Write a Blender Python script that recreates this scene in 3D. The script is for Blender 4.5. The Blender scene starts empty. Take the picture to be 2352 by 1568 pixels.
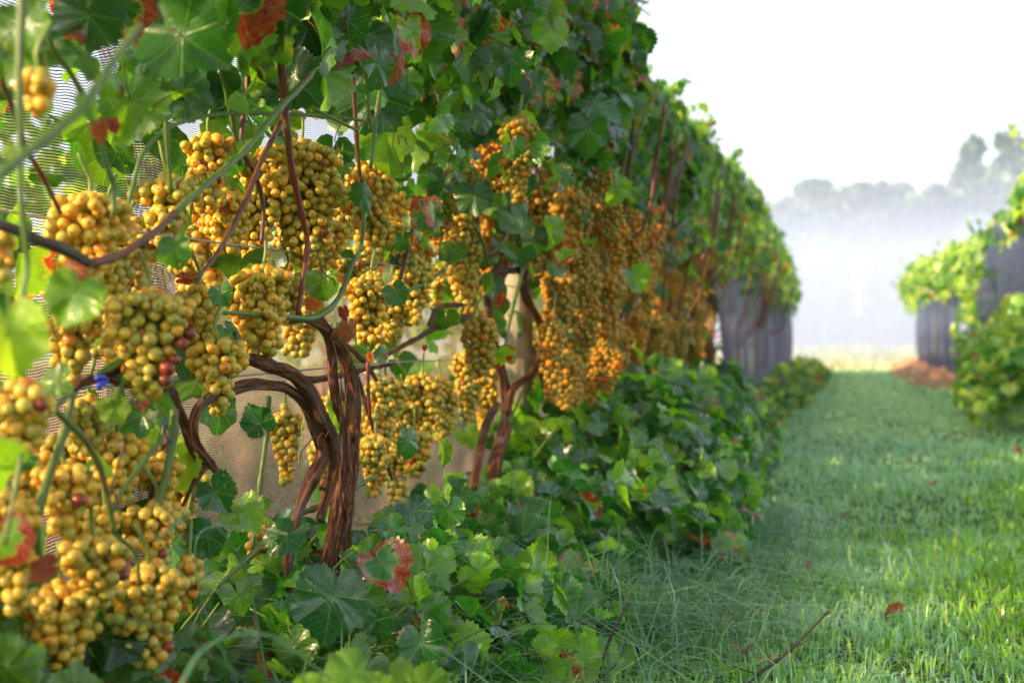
import bpy, math, random
import numpy as np
from mathutils import Vector, Matrix, Quaternion

R = math.radians
random.seed(11)
rng = np.random.default_rng(11)
SC = bpy.context.scene
COL = SC.collection

# ------------------------------------------------------------------ camera
CAM = Vector((0.0, 0.0, 0.60))
YAW, PITCH = R(13.1), R(-0.25)
LENS = 50.0
FPX = LENS / 36.0 * 2352.0
cd = bpy.data.cameras.new('camera')
cd.lens = LENS; cd.sensor_width = 36.0; cd.sensor_fit = 'HORIZONTAL'
cd.clip_start = 0.05; cd.clip_end = 1500.0
cd.dof.use_dof = True; cd.dof.focus_distance = 2.15; cd.dof.aperture_fstop = 4.6
cam = bpy.data.objects.new('camera', cd); COL.objects.link(cam)
cam.location = CAM
cam.rotation_euler = (R(90) + PITCH, 0.0, YAW)
SC.camera = cam
CROT = cam.rotation_euler.to_matrix()

# ------------------------------------------------------------------ sky, sun, exposure
SUN_EL = R(22.0)
SUN_AZ = R(232.0)                     # clockwise from +Y: low sun to the left, a little behind
SUN_DIR = Vector((math.sin(SUN_AZ) * math.cos(SUN_EL), math.cos(SUN_AZ) * math.cos(SUN_EL), math.sin(SUN_EL)))
w = bpy.data.worlds.new('World'); SC.world = w; w.use_nodes = True
nt = w.node_tree; nt.nodes.clear()
sky = nt.nodes.new('ShaderNodeTexSky'); sky.sky_type = 'NISHITA'; sky.sun_disc = False
sky.sun_elevation = SUN_EL; sky.sun_rotation = SUN_AZ
sky.air_density = 1.0; sky.dust_density = 4.0; sky.ozone_density = 1.0
hs = nt.nodes.new('ShaderNodeHueSaturation'); hs.inputs['Saturation'].default_value = 0.40
bg = nt.nodes.new('ShaderNodeBackground'); bg.inputs['Strength'].default_value = 0.15
wo = nt.nodes.new('ShaderNodeOutputWorld')
nt.links.new(sky.outputs[0], hs.inputs['Color']); nt.links.new(hs.outputs[0], bg.inputs['Color'])
nt.links.new(bg.outputs[0], wo.inputs['Surface'])
sd = bpy.data.lights.new('sun', 'SUN'); sd.energy = 5.0; sd.angle = R(0.6); sd.color = (1.0, 0.66, 0.34)
sun = bpy.data.objects.new('sun', sd); COL.objects.link(sun)
sun.rotation_euler = SUN_DIR.to_track_quat('Z', 'Y').to_euler()

SC.view_settings.view_transform = 'Standard'; SC.view_settings.look = 'None'
SC.view_settings.exposure = 1.48; SC.view_settings.gamma = 1.0
SC.view_settings.use_curve_mapping = False
SC.render.engine = 'CYCLES'
cy = SC.cycles
cy.use_denoising = True
cy.max_bounces = 7; cy.diffuse_bounces = 3; cy.glossy_bounces = 2
cy.transmission_bounces = 5; cy.volume_bounces = 1; cy.transparent_max_bounces = 16
cy.sample_clamp_indirect = 6.0
cy.caustics_reflective = False; cy.caustics_refractive = False

# ------------------------------------------------------------------ helpers
def ray(px, py):
    d = CROT @ Vector(((px - 1176.0) / FPX, (784.0 - py) / FPX, -1.0))
    return d

def on(px, py, X=-0.8):
    """The place in the vertical plane x = X (a plane parallel to the row) that shows at a photo point."""
    d = ray(px, py)
    return CAM + d * (X / d.x)

def scale_at(p):
    z = -(CROT.transposed() @ (Vector(p) - CAM)).z
    return FPX / z                                  # photo pixels per metre

def tag(o, label=None, cat=None, group=None, kind=None):
    if label: o['label'] = label
    if cat: o['category'] = cat
    if group: o['group'] = group
    if kind: o['kind'] = kind
    return o

def link(name, me, parent=None, loc=None):
    o = bpy.data.objects.new(name, me); COL.objects.link(o)
    if parent is not None: o.parent = parent
    if loc is not None: o.location = loc
    return o

def empty(name, loc, **kw):
    o = bpy.data.objects.new(name, None); COL.objects.link(o)
    o.location = loc; o.empty_display_size = 0.05
    return tag(o, **kw)

def fmesh(name, V, F, mats, uv=None, attrs=None, smooth=True, matidx=None):
    """V (n,3); F one (m,k) array or a list of such arrays."""
    if not isinstance(F, (list, tuple)): F = [F]
    F = [np.asarray(f, dtype=np.int32) for f in F if len(f)]
    me = bpy.data.meshes.new(name)
    V = np.asarray(V, dtype=np.float32)
    me.vertices.add(len(V)); me.vertices.foreach_set('co', V.ravel())
    loops = np.concatenate([f.ravel() for f in F])
    tot = np.concatenate([np.full(len(f), f.shape[1], dtype=np.int32) for f in F])
    start = np.concatenate([[0], np.cumsum(tot)[:-1]]).astype(np.int32)
    me.loops.add(len(loops)); me.loops.foreach_set('vertex_index', loops)
    me.polygons.add(len(tot)); me.polygons.foreach_set('loop_start', start)
    me.polygons.foreach_set('use_smooth', np.full(len(tot), smooth))
    if not isinstance(mats, (list, tuple)): mats = [mats]
    for m in mats: me.materials.append(m)
    if matidx is not None: me.polygons.foreach_set('material_index', np.asarray(matidx, dtype=np.int32))
    if uv is not None:
        ul = me.uv_layers.new(name='uv')
        ul.data.foreach_set('uv', np.asarray(uv, dtype=np.float32)[loops].ravel())
    for k, a in (attrs or {}).items():
        a = np.asarray(a, dtype=np.float32)
        if a.ndim == 1:
            me.attributes.new(k, 'FLOAT', 'POINT').data.foreach_set('value', a)
        else:
            me.attributes.new(k, 'FLOAT_VECTOR', 'POINT').data.foreach_set('vector', a.ravel())
    me.update(calc_edges=True)
    return me

def spline(P, n):
    P = np.array([tuple(p) for p in P], dtype=float)
    if len(P) == 2:
        t = np.linspace(0, 1, n)[:, None]; return P[0] * (1 - t) + P[1] * t
    Q = np.vstack([2 * P[0] - P[1], P, 2 * P[-1] - P[-2]])
    L = np.concatenate([[0], np.cumsum(np.linalg.norm(np.diff(P, axis=0), axis=1))])
    s = np.linspace(0, L[-1], n); out = []
    for v in s:
        i = min(max(np.searchsorted(L, v) - 1, 0), len(P) - 2)
        t = (v - L[i]) / max(L[i + 1] - L[i], 1e-9)
        a, b, c, d = Q[i], Q[i + 1], Q[i + 2], Q[i + 3]
        out.append(.5 * (2 * b + (c - a) * t + (2 * a - 5 * b + 4 * c - d) * t * t + (3 * b - a - 3 * c + d) * t ** 3))
    return np.array(out)

def tube(P, rad, seg=8, step=0.012, bark=0.0, nodes=0.0, jit=0.0, seed=0):
    """A tube along the points P; rad is one value or one per point.  Returns V, F, attr 'co3'."""
    g = np.random.default_rng(int(seed) + 5)
    P = [Vector(p) for p in P]
    length = sum((P[i + 1] - P[i]).length for i in range(len(P) - 1))
    n = max(4, int(length / step) + 1)
    C = spline(P, n)
    r = np.atleast_1d(np.array(rad, dtype=float))
    r = np.full(n, r[0]) if len(r) == 1 else np.interp(np.linspace(0, 1, n), np.linspace(0, 1, len(r)), r)
    s = np.concatenate([[0], np.cumsum(np.linalg.norm(np.diff(C, axis=0), axis=1))])
    if jit: C = C + np.stack([np.interp(s, np.linspace(0, s[-1], max(3, n // 4)), g.normal(0, jit, max(3, n // 4))) for _ in range(3)], 1)
    if nodes:
        k = g.uniform(0.05, 0.08)
        r = r * (1 + nodes * np.exp(-(((s + g.uniform(0, k)) % k - k / 2) / 0.005) ** 2))
    T = np.gradient(C, axis=0); T /= np.linalg.norm(T, axis=1)[:, None] + 1e-12
    N = np.zeros_like(T)
    ref = np.array([0.31, 0.17, 0.93]) if abs(T[0][2]) < .85 else np.array([0.9, .4, .1])
    v = np.cross(T[0], ref); N[0] = v / np.linalg.norm(v)
    for i in range(1, n):
        v = N[i - 1] - T[i] * np.dot(N[i - 1], T[i]); N[i] = v / (np.linalg.norm(v) + 1e-12)
    B = np.cross(T, N)
    th = np.linspace(0, 2 * math.pi, seg, endpoint=False)
    rr = np.repeat(r[:, None], seg, 1)
    if bark:
        TT, SS = np.meshgrid(th, s)
        ph = g.uniform(0, 6.28, 12)
        tw = TT + 1.2 * np.sin(SS * 5 + ph[0]) + SS * 2.2
        d = 0.5 * np.sin(3 * tw + ph[1]) + .45 * np.sin(5 * tw + ph[2] + 2 * np.sin(SS * 14)) + .4 * np.abs(np.sin(4.5 * tw + ph[3] + 1.5 * np.sin(SS * 23 + ph[4])))
        d += .35 * np.abs(np.sin(9.5 * tw + ph[5] + 1.7 * np.sin(SS * 41 + ph[6]))) + .25 * np.sin(SS * 60 + 3 * np.sin(TT + ph[7]))
        d += .55 * np.exp(-(((SS + ph[8] / 30) % .17 - .06) / .02) ** 2) * np.cos(TT - ph[9]) 
        d += g.normal(0, .10, d.shape)
        rr = rr * (1 + bark * .26 * d)
    V = C[:, None, :] + rr[:, :, None] * (np.cos(th)[None, :, None] * N[:, None, :] + np.sin(th)[None, :, None] * B[:, None, :])
    co = np.stack([np.broadcast_to(np.cos(th), (n, seg)) * r[:, None], np.broadcast_to(np.sin(th), (n, seg)) * r[:, None], np.repeat(s[:, None], seg, 1)], 2)
    V = V.reshape(-1, 3); co = co.reshape(-1, 3)
    i = np.arange(n - 1)[:, None] * seg; j = np.arange(seg)[None, :]
    F = np.stack([i + j, i + (j + 1) % seg, i + seg + (j + 1) % seg, i + seg + j], 2).reshape(-1, 4)
    # end caps
    V = np.vstack([V, C[0] - T[0] * r[0] * .25, C[-1] + T[-1] * r[-1] * .25]); co = np.vstack([co, co[0] * 0, co[-1] * 0 + [0, 0, s[-1]]])
    a, b = len(V) - 2, len(V) - 1
    jj = np.arange(seg)
    F3 = np.vstack([np.stack([np.full(seg, a), (jj + 1) % seg, jj], 1), np.stack([np.full(seg, b), (n - 1) * seg + jj, (n - 1) * seg + (jj + 1) % seg], 1)])
    return V, F, F3, co

class Acc:
    """collects tubes into one mesh"""
    def __init__(s): s.V = []; s.F = []; s.T = []; s.co = []; s.n = 0
    def add(s, t):
        V, F, T, co = t
        s.V.append(V); s.F.append(F + s.n); s.T.append(T + s.n); s.co.append(co); s.n += len(V)
    def mesh(s, name, mat):
        return fmesh(name, np.vstack(s.V), [np.vstack(s.F), np.vstack(s.T)], mat, attrs={'co3': np.vstack(s.co)})

def tubemesh(name, mat, *a, **k):
    c = Acc(); c.add(tube(*a, **k)); return c.mesh(name, mat)

# ------------------------------------------------------------------ materials
def newmat(name):
    m = bpy.data.materials.new(name); m.use_nodes = True
    t = m.node_tree; t.nodes.clear()
    out = t.nodes.new('ShaderNodeOutputMaterial')
    return m, t, out

class NB:
    """short-hand for shader nodes"""
    def __init__(s, t): s.t = t
    def n(s, typ, **kw):
        x = s.t.nodes.new(typ)
        for k, v in kw.items(): setattr(x, k, v)
        return x
    def put(s, sock, v):
        if isinstance(v, bpy.types.NodeSocket): s.t.links.new(v, sock)
        elif v is not None: sock.default_value = v
    def m(s, op, a, b=None, c=None, clamp=False):
        x = s.n('ShaderNodeMath', operation=op); x.use_clamp = clamp
        s.put(x.inputs[0], a); s.put(x.inputs[1], b)
        if c is not None: s.put(x.inputs[2], c)
        return x.outputs[0]
    def mix(s, f, a, b, typ='MIX'):
        x = s.n('ShaderNodeMix', data_type='RGBA', blend_type=typ)
        s.put(x.inputs[0], f); s.put(x.inputs[6], c4(a)); s.put(x.inputs[7], c4(b)); return x.outputs[2]
    def ss(s, v, lo, hi, a=0.0, b=1.0):
        x = s.n('ShaderNodeMapRange', interpolation_type='SMOOTHSTEP')
        s.put(x.inputs[0], v); s.put(x.inputs[1], lo); s.put(x.inputs[2], hi); s.put(x.inputs[3], a); s.put(x.inputs[4], b)
        return x.outputs[0]
    def noise(s, vec, scale, detail=2.0, rough=.5, dist=0.0):
        x = s.n('ShaderNodeTexNoise'); s.put(x.inputs['Vector'], vec)
        x.inputs['Scale'].default_value = scale; x.inputs['Detail'].default_value = detail
        x.inputs['Roughness'].default_value = rough; x.inputs['Distortion'].default_value = dist
        return x.outputs[0]
    def attr(s, name): return s.n('ShaderNodeAttribute', attribute_name=name)
    def ramp(s, f, stops, interp='LINEAR'):
        x = s.n('ShaderNodeValToRGB'); e = x.color_ramp; e.interpolation = interp
        while len(e.elements) < len(stops): e.elements.new(.5)
        for i, (p, c) in enumerate(stops): e.elements[i].position = p; e.elements[i].color = c4(c)
        s.put(x.inputs[0], f); return x.outputs[0]
    def bump(s, h, dist, strength=1.0):
        x = s.n('ShaderNodeBump'); x.inputs['Strength'].default_value = strength; x.inputs['Distance'].default_value = dist
        s.put(x.inputs['Height'], h); return x.outputs[0]
    def rnd(s, k=1.0):
        oi = s.n('ShaderNodeObjectInfo').outputs['Random']; a = s.attr('rnd').outputs['Fac']
        return s.m('FRACT', s.m('MULTIPLY', s.m('FRACT', s.m('ADD', oi, a)), k))
    def pbsdf(s, col, rough=.5, spec=.5, normal=None, **kw):
        x = s.n('ShaderNodeBsdfPrincipled')
        s.put(x.inputs['Base Color'], c4(col)); s.put(x.inputs['Roughness'], rough); s.put(x.inputs['Specular IOR Level'], spec)
        if normal is not None: s.put(x.inputs['Normal'], normal)
        for k, v in kw.items(): s.put(x.inputs[k], v)
        return x.outputs[0]
    def mixs(s, f, a, b):
        x = s.n('ShaderNodeMixShader'); s.put(x.inputs[0], f); s.put(x.inputs[1], a); s.put(x.inputs[2], b); return x.outputs[0]

def c4(c):
    if isinstance(c, (tuple, list)) and len(c) == 3: return (*c, 1.0)
    return c

def leaf_material(name, dark, mid, light, red=0.25, trans=0.36, veins=True, rough=.36, spec=.5, wet=0.0):
    m, t, out = newmat(name); b = NB(t)
    r1, r2, r3 = b.rnd(1.0), b.rnd(7.13), b.rnd(23.7)
    tc = b.n('ShaderNodeTexCoord')
    sep = b.n('ShaderNodeSeparateXYZ'); t.links.new(b.n('ShaderNodeUVMap').outputs[0], sep.inputs[0])
    x, y = b.m('ABSOLUTE', sep.outputs[0]), sep.outputs[1]
    comb = b.n('ShaderNodeCombineXYZ'); b.put(comb.inputs[0], sep.outputs[0]); b.put(comb.inputs[1], y); b.put(comb.inputs[2], b.m('MULTIPLY', r2, 40.0))
    n1 = b.noise(comb.outputs[0], 1.3, 4.0, .6)
    n2 = b.noise(comb.outputs[0], 9.0, 2.0, .6)
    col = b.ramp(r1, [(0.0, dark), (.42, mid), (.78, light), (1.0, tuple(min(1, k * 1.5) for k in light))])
    col = b.mix(b.ss(n1, .35, .7), col, b.mix(.55, col, dark))
    if veins:
        dmin = None
        for a in (0.0, 44.0, 92.0):
            ca, sa = math.cos(R(a)), math.sin(R(a))
            d = b.m('ABSOLUTE', b.m('SUBTRACT', b.m('MULTIPLY', x, ca), b.m('MULTIPLY', y, sa)))
            dot = b.m('ADD', b.m('MULTIPLY', x, sa), b.m('MULTIPLY', y, ca))
            d = b.m('ADD', d, b.m('MULTIPLY', b.m('LESS_THAN', dot, 0.0), 1.0))
            dmin = d if dmin is None else b.m('MINIMUM', dmin, d)
        v1 = b.ss(dmin, .005, .026, 1.0, 0.0)
        sv = b.m('PINGPONG', b.m('MULTIPLY', b.m('SUBTRACT', y, b.m('MULTIPLY', x, .75)), 7.0), .5)
        v2 = b.m('MULTIPLY', b.ss(sv, .02, .10, 1.0, 0.0), .22)
        vn = b.m('MAXIMUM', v1, v2)
        col = b.mix(b.m('MULTIPLY', vn, .3), col, tuple(min(1, k * 1.5 + .02) for k in light))
    edge = b.attr('edge').outputs['Fac']
    thr = b.ss(r2, 1.0 - red, 1.001, 1.55, .70)
    e = b.m('ADD', edge, b.m('MULTIPLY', b.m('SUBTRACT', n1, .5), 2.8))
    rm = b.ss(e, thr, b.m('ADD', thr, .07))
    spots = b.m('MULTIPLY', b.ss(n2, .70, .74), b.ss(r2, .72, .78))
    rm = b.m('MAXIMUM', rm, spots)
    if red == 0: rm = b.m('MULTIPLY', rm, 0.0)
    redc = b.ramp(n2, [(.25, (.16, .014, .008)), (.5, (.40, .05, .010)), (.75, (.36, .14, .04))])
    if red: col = b.mix(b.ss(e, b.m('SUBTRACT', thr, .22), thr, 0, .75), col, (.34, .30, .04))
    col = b.mix(rm, col, redc)
    # dew film: pale patches on some leaves, blue-white sky sheen painted in
    dew = b.m('MULTIPLY', b.ss(b.noise(comb.outputs[0], 3.4, 4.0, .7), .52, .72), b.ss(r3, .40, .90, 0.0, .50))
    col2 = b.mix(dew, col, (.36, .47, .46))
    h = n2
    if veins: h = b.m('ADD', b.m('MULTIPLY', vn, -1.0), b.m('MULTIPLY', n2, .8))
    nrm = b.bump(h, .0035 if veins else .002, .8 if not wet else .4)
    p = b.pbsdf(col2, b.ss(n2, .3, .7, rough - .08, rough + .12), spec, nrm, **{'Coat Weight': b.ss(b.noise(comb.outputs[0], 2.6, 4.0, .65), .42, .62, wet * .25, wet), 'Coat Roughness': .22, 'Coat IOR': 1.7})
    tr = b.n('ShaderNodeBsdfTranslucent')
    tcx = b.mix(rm, b.mix(1.0, col, (3.2, 3.0, 1.4), 'MULTIPLY'), b.mix(1.0, redc, (1.9, 1.5, 1.2), 'MULTIPLY'))
    b.put(tr.inputs[0], tcx); b.put(tr.inputs[1], nrm)
    sh = b.mixs(trans, p, tr.outputs[0])
    if veins:
        hole = b.m('MULTIPLY', b.m('GREATER_THAN', b.noise(comb.outputs[0], 6.0, 1.0, .5), .735), b.m('GREATER_THAN', r3, .55))
        sh = b.mixs(hole, sh, b.n('ShaderNodeBsdfTransparent').outputs[0])
    t.links.new(sh, out.inputs[0])
    return m

M = {}
M['leaf'] = leaf_material('vine_leaf_green', (.012, .068, .008), (.034, .145, .010), (.12, .25, .014), red=.28, trans=.42, rough=.32, spec=.55, wet=.55)
M['leaf_low'] = leaf_material('undergrowth_leaf', (.010, .085, .020), (.026, .165, .014), (.17, .36, .014), red=.08, rough=.26, spec=.7, wet=.9)
M['leaf_far'] = leaf_material('far_leaf', (.035, .12, .03), (.08, .20, .035), (.24, .33, .05), red=.10, veins=False, trans=.45, wet=.4)  # paler copy of the vine leaf, sun on distant rows put into the colour
M['leaf_bush'] = leaf_material('yellowish_bush_leaf', (.06, .19, .025), (.13, .28, .03), (.32, .38, .04), red=.08, veins=False)  # yellow leaves, brightened in colour where the sun falls short
M['leaf_sun'] = leaf_material('sunlit_leaf', (.09, .22, .012), (.13, .28, .014), (.20, .32, .02), red=.0)  # yellower copy of the vine leaf, sunlit and backlit look put into the colour
M['leaf_rust'] = leaf_material('withered_leaf', (.20, .035, .015), (.30, .07, .025), (.30, .11, .04), red=.9)
M['leaf_red'] = leaf_material('scarlet_leaf', (.22, .008, .01), (.36, .02, .012), (.38, .12, .03), red=.5)
M['leaf_tree'] = leaf_material('tree_leaf', (.03, .06, .035), (.045, .09, .04), (.10, .14, .05), red=0, veins=False)

def berry_material(name, sss=True, ramp=None):
    m, t, out = newmat(name); b = NB(t)
    r1, r2 = b.rnd(1.0), b.rnd(9.7)
    tc = b.n('ShaderNodeTexCoord')
    col = b.ramp(r1, ramp or [(0.0, (.40, .38, .07)), (.40, (.58, .45, .075)), (.85, (.76, .47, .06)), (.975, (.80, .42, .045)), (.994, (.66, .24, .03)), (.998, (.30, .05, .02)), (1.0, (.22, .03, .02))])
    n = b.noise(tc.outputs['Object'], 2.5 if sss else 120, 3, .6)
    col = b.mix(b.ss(n, .45, .75, 0, .22), col, (.80, .60, .26))
    fle = b.noise(tc.outputs['Object'], 9.0 if sss else 400, 2, .6)
    col = b.mix(b.ss(fle, .66, .72, 0, .5), col, (.30, .12, .03))
    oc = b.n('ShaderNodeObjectInfo').outputs['Color']; col = b.mix(1.0, col, oc, 'MULTIPLY')
    pole = b.attr('pole').outputs['Fac']
    col = b.mix(b.ss(pole, .972, .986), col, (.03, .012, .008))
    kw = {}
    if sss:
        kw = {'Subsurface Weight': .95, 'Subsurface Radius': (1.0, .60, .12), 'Subsurface Scale': .011}
    p = b.pbsdf(col, b.ss(n, .3, .7, .26, .42), .5, None, **kw)
    if not sss:
        tr = b.n('ShaderNodeBsdfTranslucent'); b.put(tr.inputs[0], b.mix(1.0, col, (1.5, 1.25, .9), 'MULTIPLY'))
        p = b.mixs(.36, p, tr.outputs[0])
    t.links.new(p, out.inputs[0])
    return m
M['berry'] = berry_material('golden_berry')
M['berry_red'] = berry_material('overripe_berry', ramp=[(0, (.25, .015, .012)), (.5, (.36, .05, .02)), (1, (.16, .02, .02))])
M['berry_far'] = berry_material('golden_berry_massed', sss=False, ramp=[(0, (.38, .35, .06)), (.5, (.58, .42, .055)), (.9, (.76, .42, .04)), (1, (.70, .28, .03))])

def bark_material(name, cols, grey=.4, bumpd=.006):
    m, t, out = newmat(name); b = NB(t)
    a = b.attr('co3').outputs['Vector']
    mp = b.n('ShaderNodeMapping'); b.put(mp.inputs[0], a); mp.inputs['Scale'].default_value = (1.0, 1.0, .07)
    n1 = b.noise(mp.outputs[0], 250, 6, .7, .8)
    n2 = b.noise(mp.outputs[0], 520, 4, .7, .3)
    n3 = b.noise(a, 16, 3, .6)
    col = b.ramp(n1, [(.30, cols[0]), (.48, cols[1]), (.64, cols[2]), (.8, cols[3])])
    col = b.mix(b.m('MULTIPLY', b.ss(n3, .45, .65), grey), col, b.ramp(n2, [(.3, (.10, .085, .08)), (.7, (.30, .27, .25))]))
    h = b.m('ADD', n1, b.m('MULTIPLY', n2, .5))
    t.links.new(b.pbsdf(col, .72, .35, b.bump(h, bumpd, 1.0)), out.inputs[0])
    return m
M['bark'] = bark_material('vine_bark', bumpd=.010, cols= [(.02, .01, .006), (.14, .045, .02), (.52, .18, .05), (.80, .46, .22)], grey=.5)  # orange and pale stops paint sun streaks into the brown bark
M['bark_old'] = bark_material('grey_bark', [(.025, .018, .014), (.09, .06, .045), (.20, .14, .11), (.30, .24, .2)], .7)

def cane_material(name, a, c, thr):
    m, t, out = newmat(name); b = NB(t)
    co = b.attr('co3').outputs['Vector']; tc = b.n('ShaderNodeTexCoord')
    n = b.noise(tc.outputs['Object'], 7, 3, .6)
    mp = b.n('ShaderNodeMapping'); b.put(mp.inputs[0], co); mp.inputs['Scale'].default_value = (1, 1, .06)
    st = b.noise(mp.outputs[0], 700, 3, .6)
    col = b.mix(b.ss(n, thr, thr + .12), a, c)
    col = b.mix(b.ss(st, .4, .7, 0, .4), col, b.mix(.5, col, (.02, .012, .006)))
    col = b.mix(b.ss(b.noise(tc.outputs['Object'], 90, 2, .6), .66, .72, 0, .7), col, (.10, .03, .015))
    t.links.new(b.pbsdf(col, .42, .45, b.bump(st, .0012, .7)), out.inputs[0])
    return m
M['cane_green'] = cane_material('green_cane', (.10, .17, .025), (.17, .12, .03), .58)
M['cane_red'] = cane_material('red_brown_cane', (.20, .035, .018), (.13, .055, .025), .5)
M['cane_brown'] = cane_material('brown_cane', (.13, .045, .022), (.17, .16, .04), .56)
M['twig'] = cane_material('dead_twig', (.06, .03, .02), (.10, .06, .04), .5)
M['stalk'] = cane_material('grape_stalk', (.22, .30, .06), (.20, .18, .05), .6)

def simple(name, col, rough=.6, spec=.4, noise=0, ns=20, metal=0.0):
    m, t, out = newmat(name); b = NB(t)
    tc = b.n('ShaderNodeTexCoord'); n = b.noise(tc.outputs['Object'], ns, 4, .6)
    c = b.mix(b.ss(n, .3, .7, 0, noise), col, tuple(k * .4 for k in col)) if noise else col
    t.links.new(b.pbsdf(c, rough, spec, b.bump(n, .002, .5), Metallic=metal), out.inputs[0]); return m
M['wire'] = simple('galvanised_wire', (.42, .44, .47), .35, .5, .4, 60, .8)
M['hose'] = simple('black_hose', (.012, .012, .014), .4, .5)
M['blue'] = simple('blue_tie', (.03, .07, .62), .4, .5, .3, 80)

def post_material():
    m, t, out = newmat('weathered_post'); b = NB(t)
    tc = b.n('ShaderNodeTexCoord'); mp = b.n('ShaderNodeMapping'); b.put(mp.inputs[0], tc.outputs['Object']); mp.inputs['Scale'].default_value = (1, 1, .05)
    n = b.noise(mp.outputs[0], 90, 4, .6); n2 = b.noise(tc.outputs['Object'], 5, 3, .6)
    col = b.ramp(n, [(.3, (.18, .15, .10)), (.5, (.34, .30, .22)), (.7, (.44, .41, .34))])
    col = b.mix(b.ss(n2, .5, .7, 0, .5), col, (.16, .19, .12))
    t.links.new(b.pbsdf(col, .75, .3, b.bump(n, .004)), out.inputs[0]); return m
M['post'] = post_material()

def net_material(name, solid, thread, film, rows=330.0, alpha=.22, low=0):
    m, t, out = newmat(name); b = NB(t)
    sep = b.n('ShaderNodeSeparateXYZ'); t.links.new(b.n('ShaderNodeUVMap').outputs[0], sep.inputs[0])
    tc = b.n('ShaderNodeTexCoord')
    wob = b.m('MULTIPLY', b.noise(tc.outputs['Object'], 18, 2, .5), .012)
    v = b.m('MULTIPLY', b.m('ADD', sep.outputs[1], wob), rows); u = b.m('MULTIPLY', sep.outputs[0], rows * .8)
    row = b.m('GREATER_THAN', b.m('PINGPONG', v, .5), .5 - .5 * solid)
    zig = b.m('ADD', u, b.m('MULTIPLY', b.m('PINGPONG', v, .5), 1.6))
    if low: al = b.ss(sep.outputs[1], .48, .85, low, alpha)
    else: al = alpha
    wf = b.m('GREATER_THAN', b.m('PINGPONG', zig, .5), b.m('SUBTRACT', .5, b.m('MULTIPLY', al, .5)))
    d1 = b.pbsdf(thread, .6, .25)
    d2 = b.pbsdf(film, .4, .6); tr = b.n('ShaderNodeBsdfTranslucent'); b.put(tr.inputs[0], c4(film)); d2 = b.mixs(.6, d2, tr.outputs[0])
    tp = b.n('ShaderNodeBsdfTransparent')
    s = b.mixs(wf, tp.outputs[0], d2); s = b.mixs(row, s, d1)
    t.links.new(s, out.inputs[0]); return m
M['net'] = net_material('bird_net_mesh', .36, (.03, .03, .035), (.50, .38, .34), 250.0, .07, .34)
M['net_far'] = net_material('purple_net_mesh', .55, (.035, .048, .11), (.055, .075, .17), 160.0, .7)

def ground_material():
    m, t, out = newmat('meadow_ground'); b = NB(t)
    geo = b.n('ShaderNodeNewGeometry').outputs['Position']
    sep = b.n('ShaderNodeSeparateXYZ'); b.put(sep.inputs[0], geo)
    n1 = b.noise(geo, 1.1, 5, .6); n2 = b.noise(geo, 22, 4, .7); n3 = b.noise(geo, .25, 3, .5)
    g = b.ramp(n2, [(.3, (.025, .055, .012)), (.5, (.05, .10, .02)), (.7, (.11, .16, .045))])
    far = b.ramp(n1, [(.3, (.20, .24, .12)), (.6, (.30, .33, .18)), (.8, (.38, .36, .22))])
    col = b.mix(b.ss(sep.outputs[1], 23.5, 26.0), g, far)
    soil = b.ramp(n2, [(.3, (.08, .045, .03)), (.6, (.20, .11, .07)), (.8, (.28, .18, .12))])
    left = b.ss(b.m('ADD', sep.outputs[0], b.m('MULTIPLY', n1, .5)), -1.1, -.9, 1.0, 0.0)
    leftrow = b.m('MULTIPLY', left, b.ss(sep.outputs[0], -9, -4.5, .2, .85))
    col = b.mix(b.m('MULTIPLY', leftrow, b.ss(sep.outputs[1], 24, 25, 1, 0)), col, soil)
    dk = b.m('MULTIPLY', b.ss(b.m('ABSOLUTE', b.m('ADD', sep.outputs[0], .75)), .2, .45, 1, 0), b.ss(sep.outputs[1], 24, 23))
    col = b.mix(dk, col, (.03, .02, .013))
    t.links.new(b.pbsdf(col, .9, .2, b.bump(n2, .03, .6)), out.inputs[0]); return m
M['ground'] = ground_material()

def grass_material(name, cols, dewc, dewamt, rough=.35, wscale=1.3, off=0.0):
    m, t, out = newmat(name); b = NB(t)
    geo = b.n('ShaderNodeNewGeometry').outputs['Position']; r1 = b.rnd(1.0); r2 = b.rnd(13.1)
    n1 = b.noise(geo, wscale, 4, .6); n2 = b.noise(geo, 7.0, 3, .6)
    col = b.ramp(r1, [(0, cols[0]), (.4, cols[1]), (.8, cols[2]), (.93, cols[2]), (.97, cols[3]), (1, cols[3])])
    mask = b.m('ADD', b.m('MULTIPLY', n1, .6), b.m('MULTIPLY', n2, .4))
    sepg = b.n('ShaderNodeSeparateXYZ'); b.put(sepg.inputs[0], geo)
    mask = b.m('ADD', mask, b.m('ADD', b.ss(sepg.outputs[1], 4.0, 9.0, -.05, .24), b.ss(sepg.outputs[0], -.1, 1.0, .09, -.12)))  # heavier dew farther off, its grazing glare painted into the colour
    dw = b.ss(b.m('ADD', mask, b.m('MULTIPLY', b.m('SUBTRACT', r2, .5), .25)), .40 + off, .62 + off, 0.0, dewamt)
    col = b.mix(dw, col, dewc)
    p = b.pbsdf(col, rough, .5); tr = b.n('ShaderNodeBsdfTranslucent'); b.put(tr.inputs[0], b.mix(1.0, col, (1.8, 1.9, 1.1), 'MULTIPLY'))
    t.links.new(b.mixs(.35, p, tr.outputs[0]), out.inputs[0]); return m
M['weeds'] = grass_material('weeds_green', [(.05, .12, .02), (.08, .17, .03), (.14, .22, .04), (.3, .24, .12)], (.3, .36, .25), .2)
M['grass'] = grass_material('dewy_lawn', [(.08, .25, .006), (.17, .44, .008), (.36, .62, .012), (.44, .38, .10)], (.44, .66, .60), .60)
M['grass_long'] = grass_material('long_dewy_grass', [(.05, .15, .03), (.09, .22, .05), (.16, .30, .06), (.35, .30, .15)], (.24, .44, .36), .6)
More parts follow.
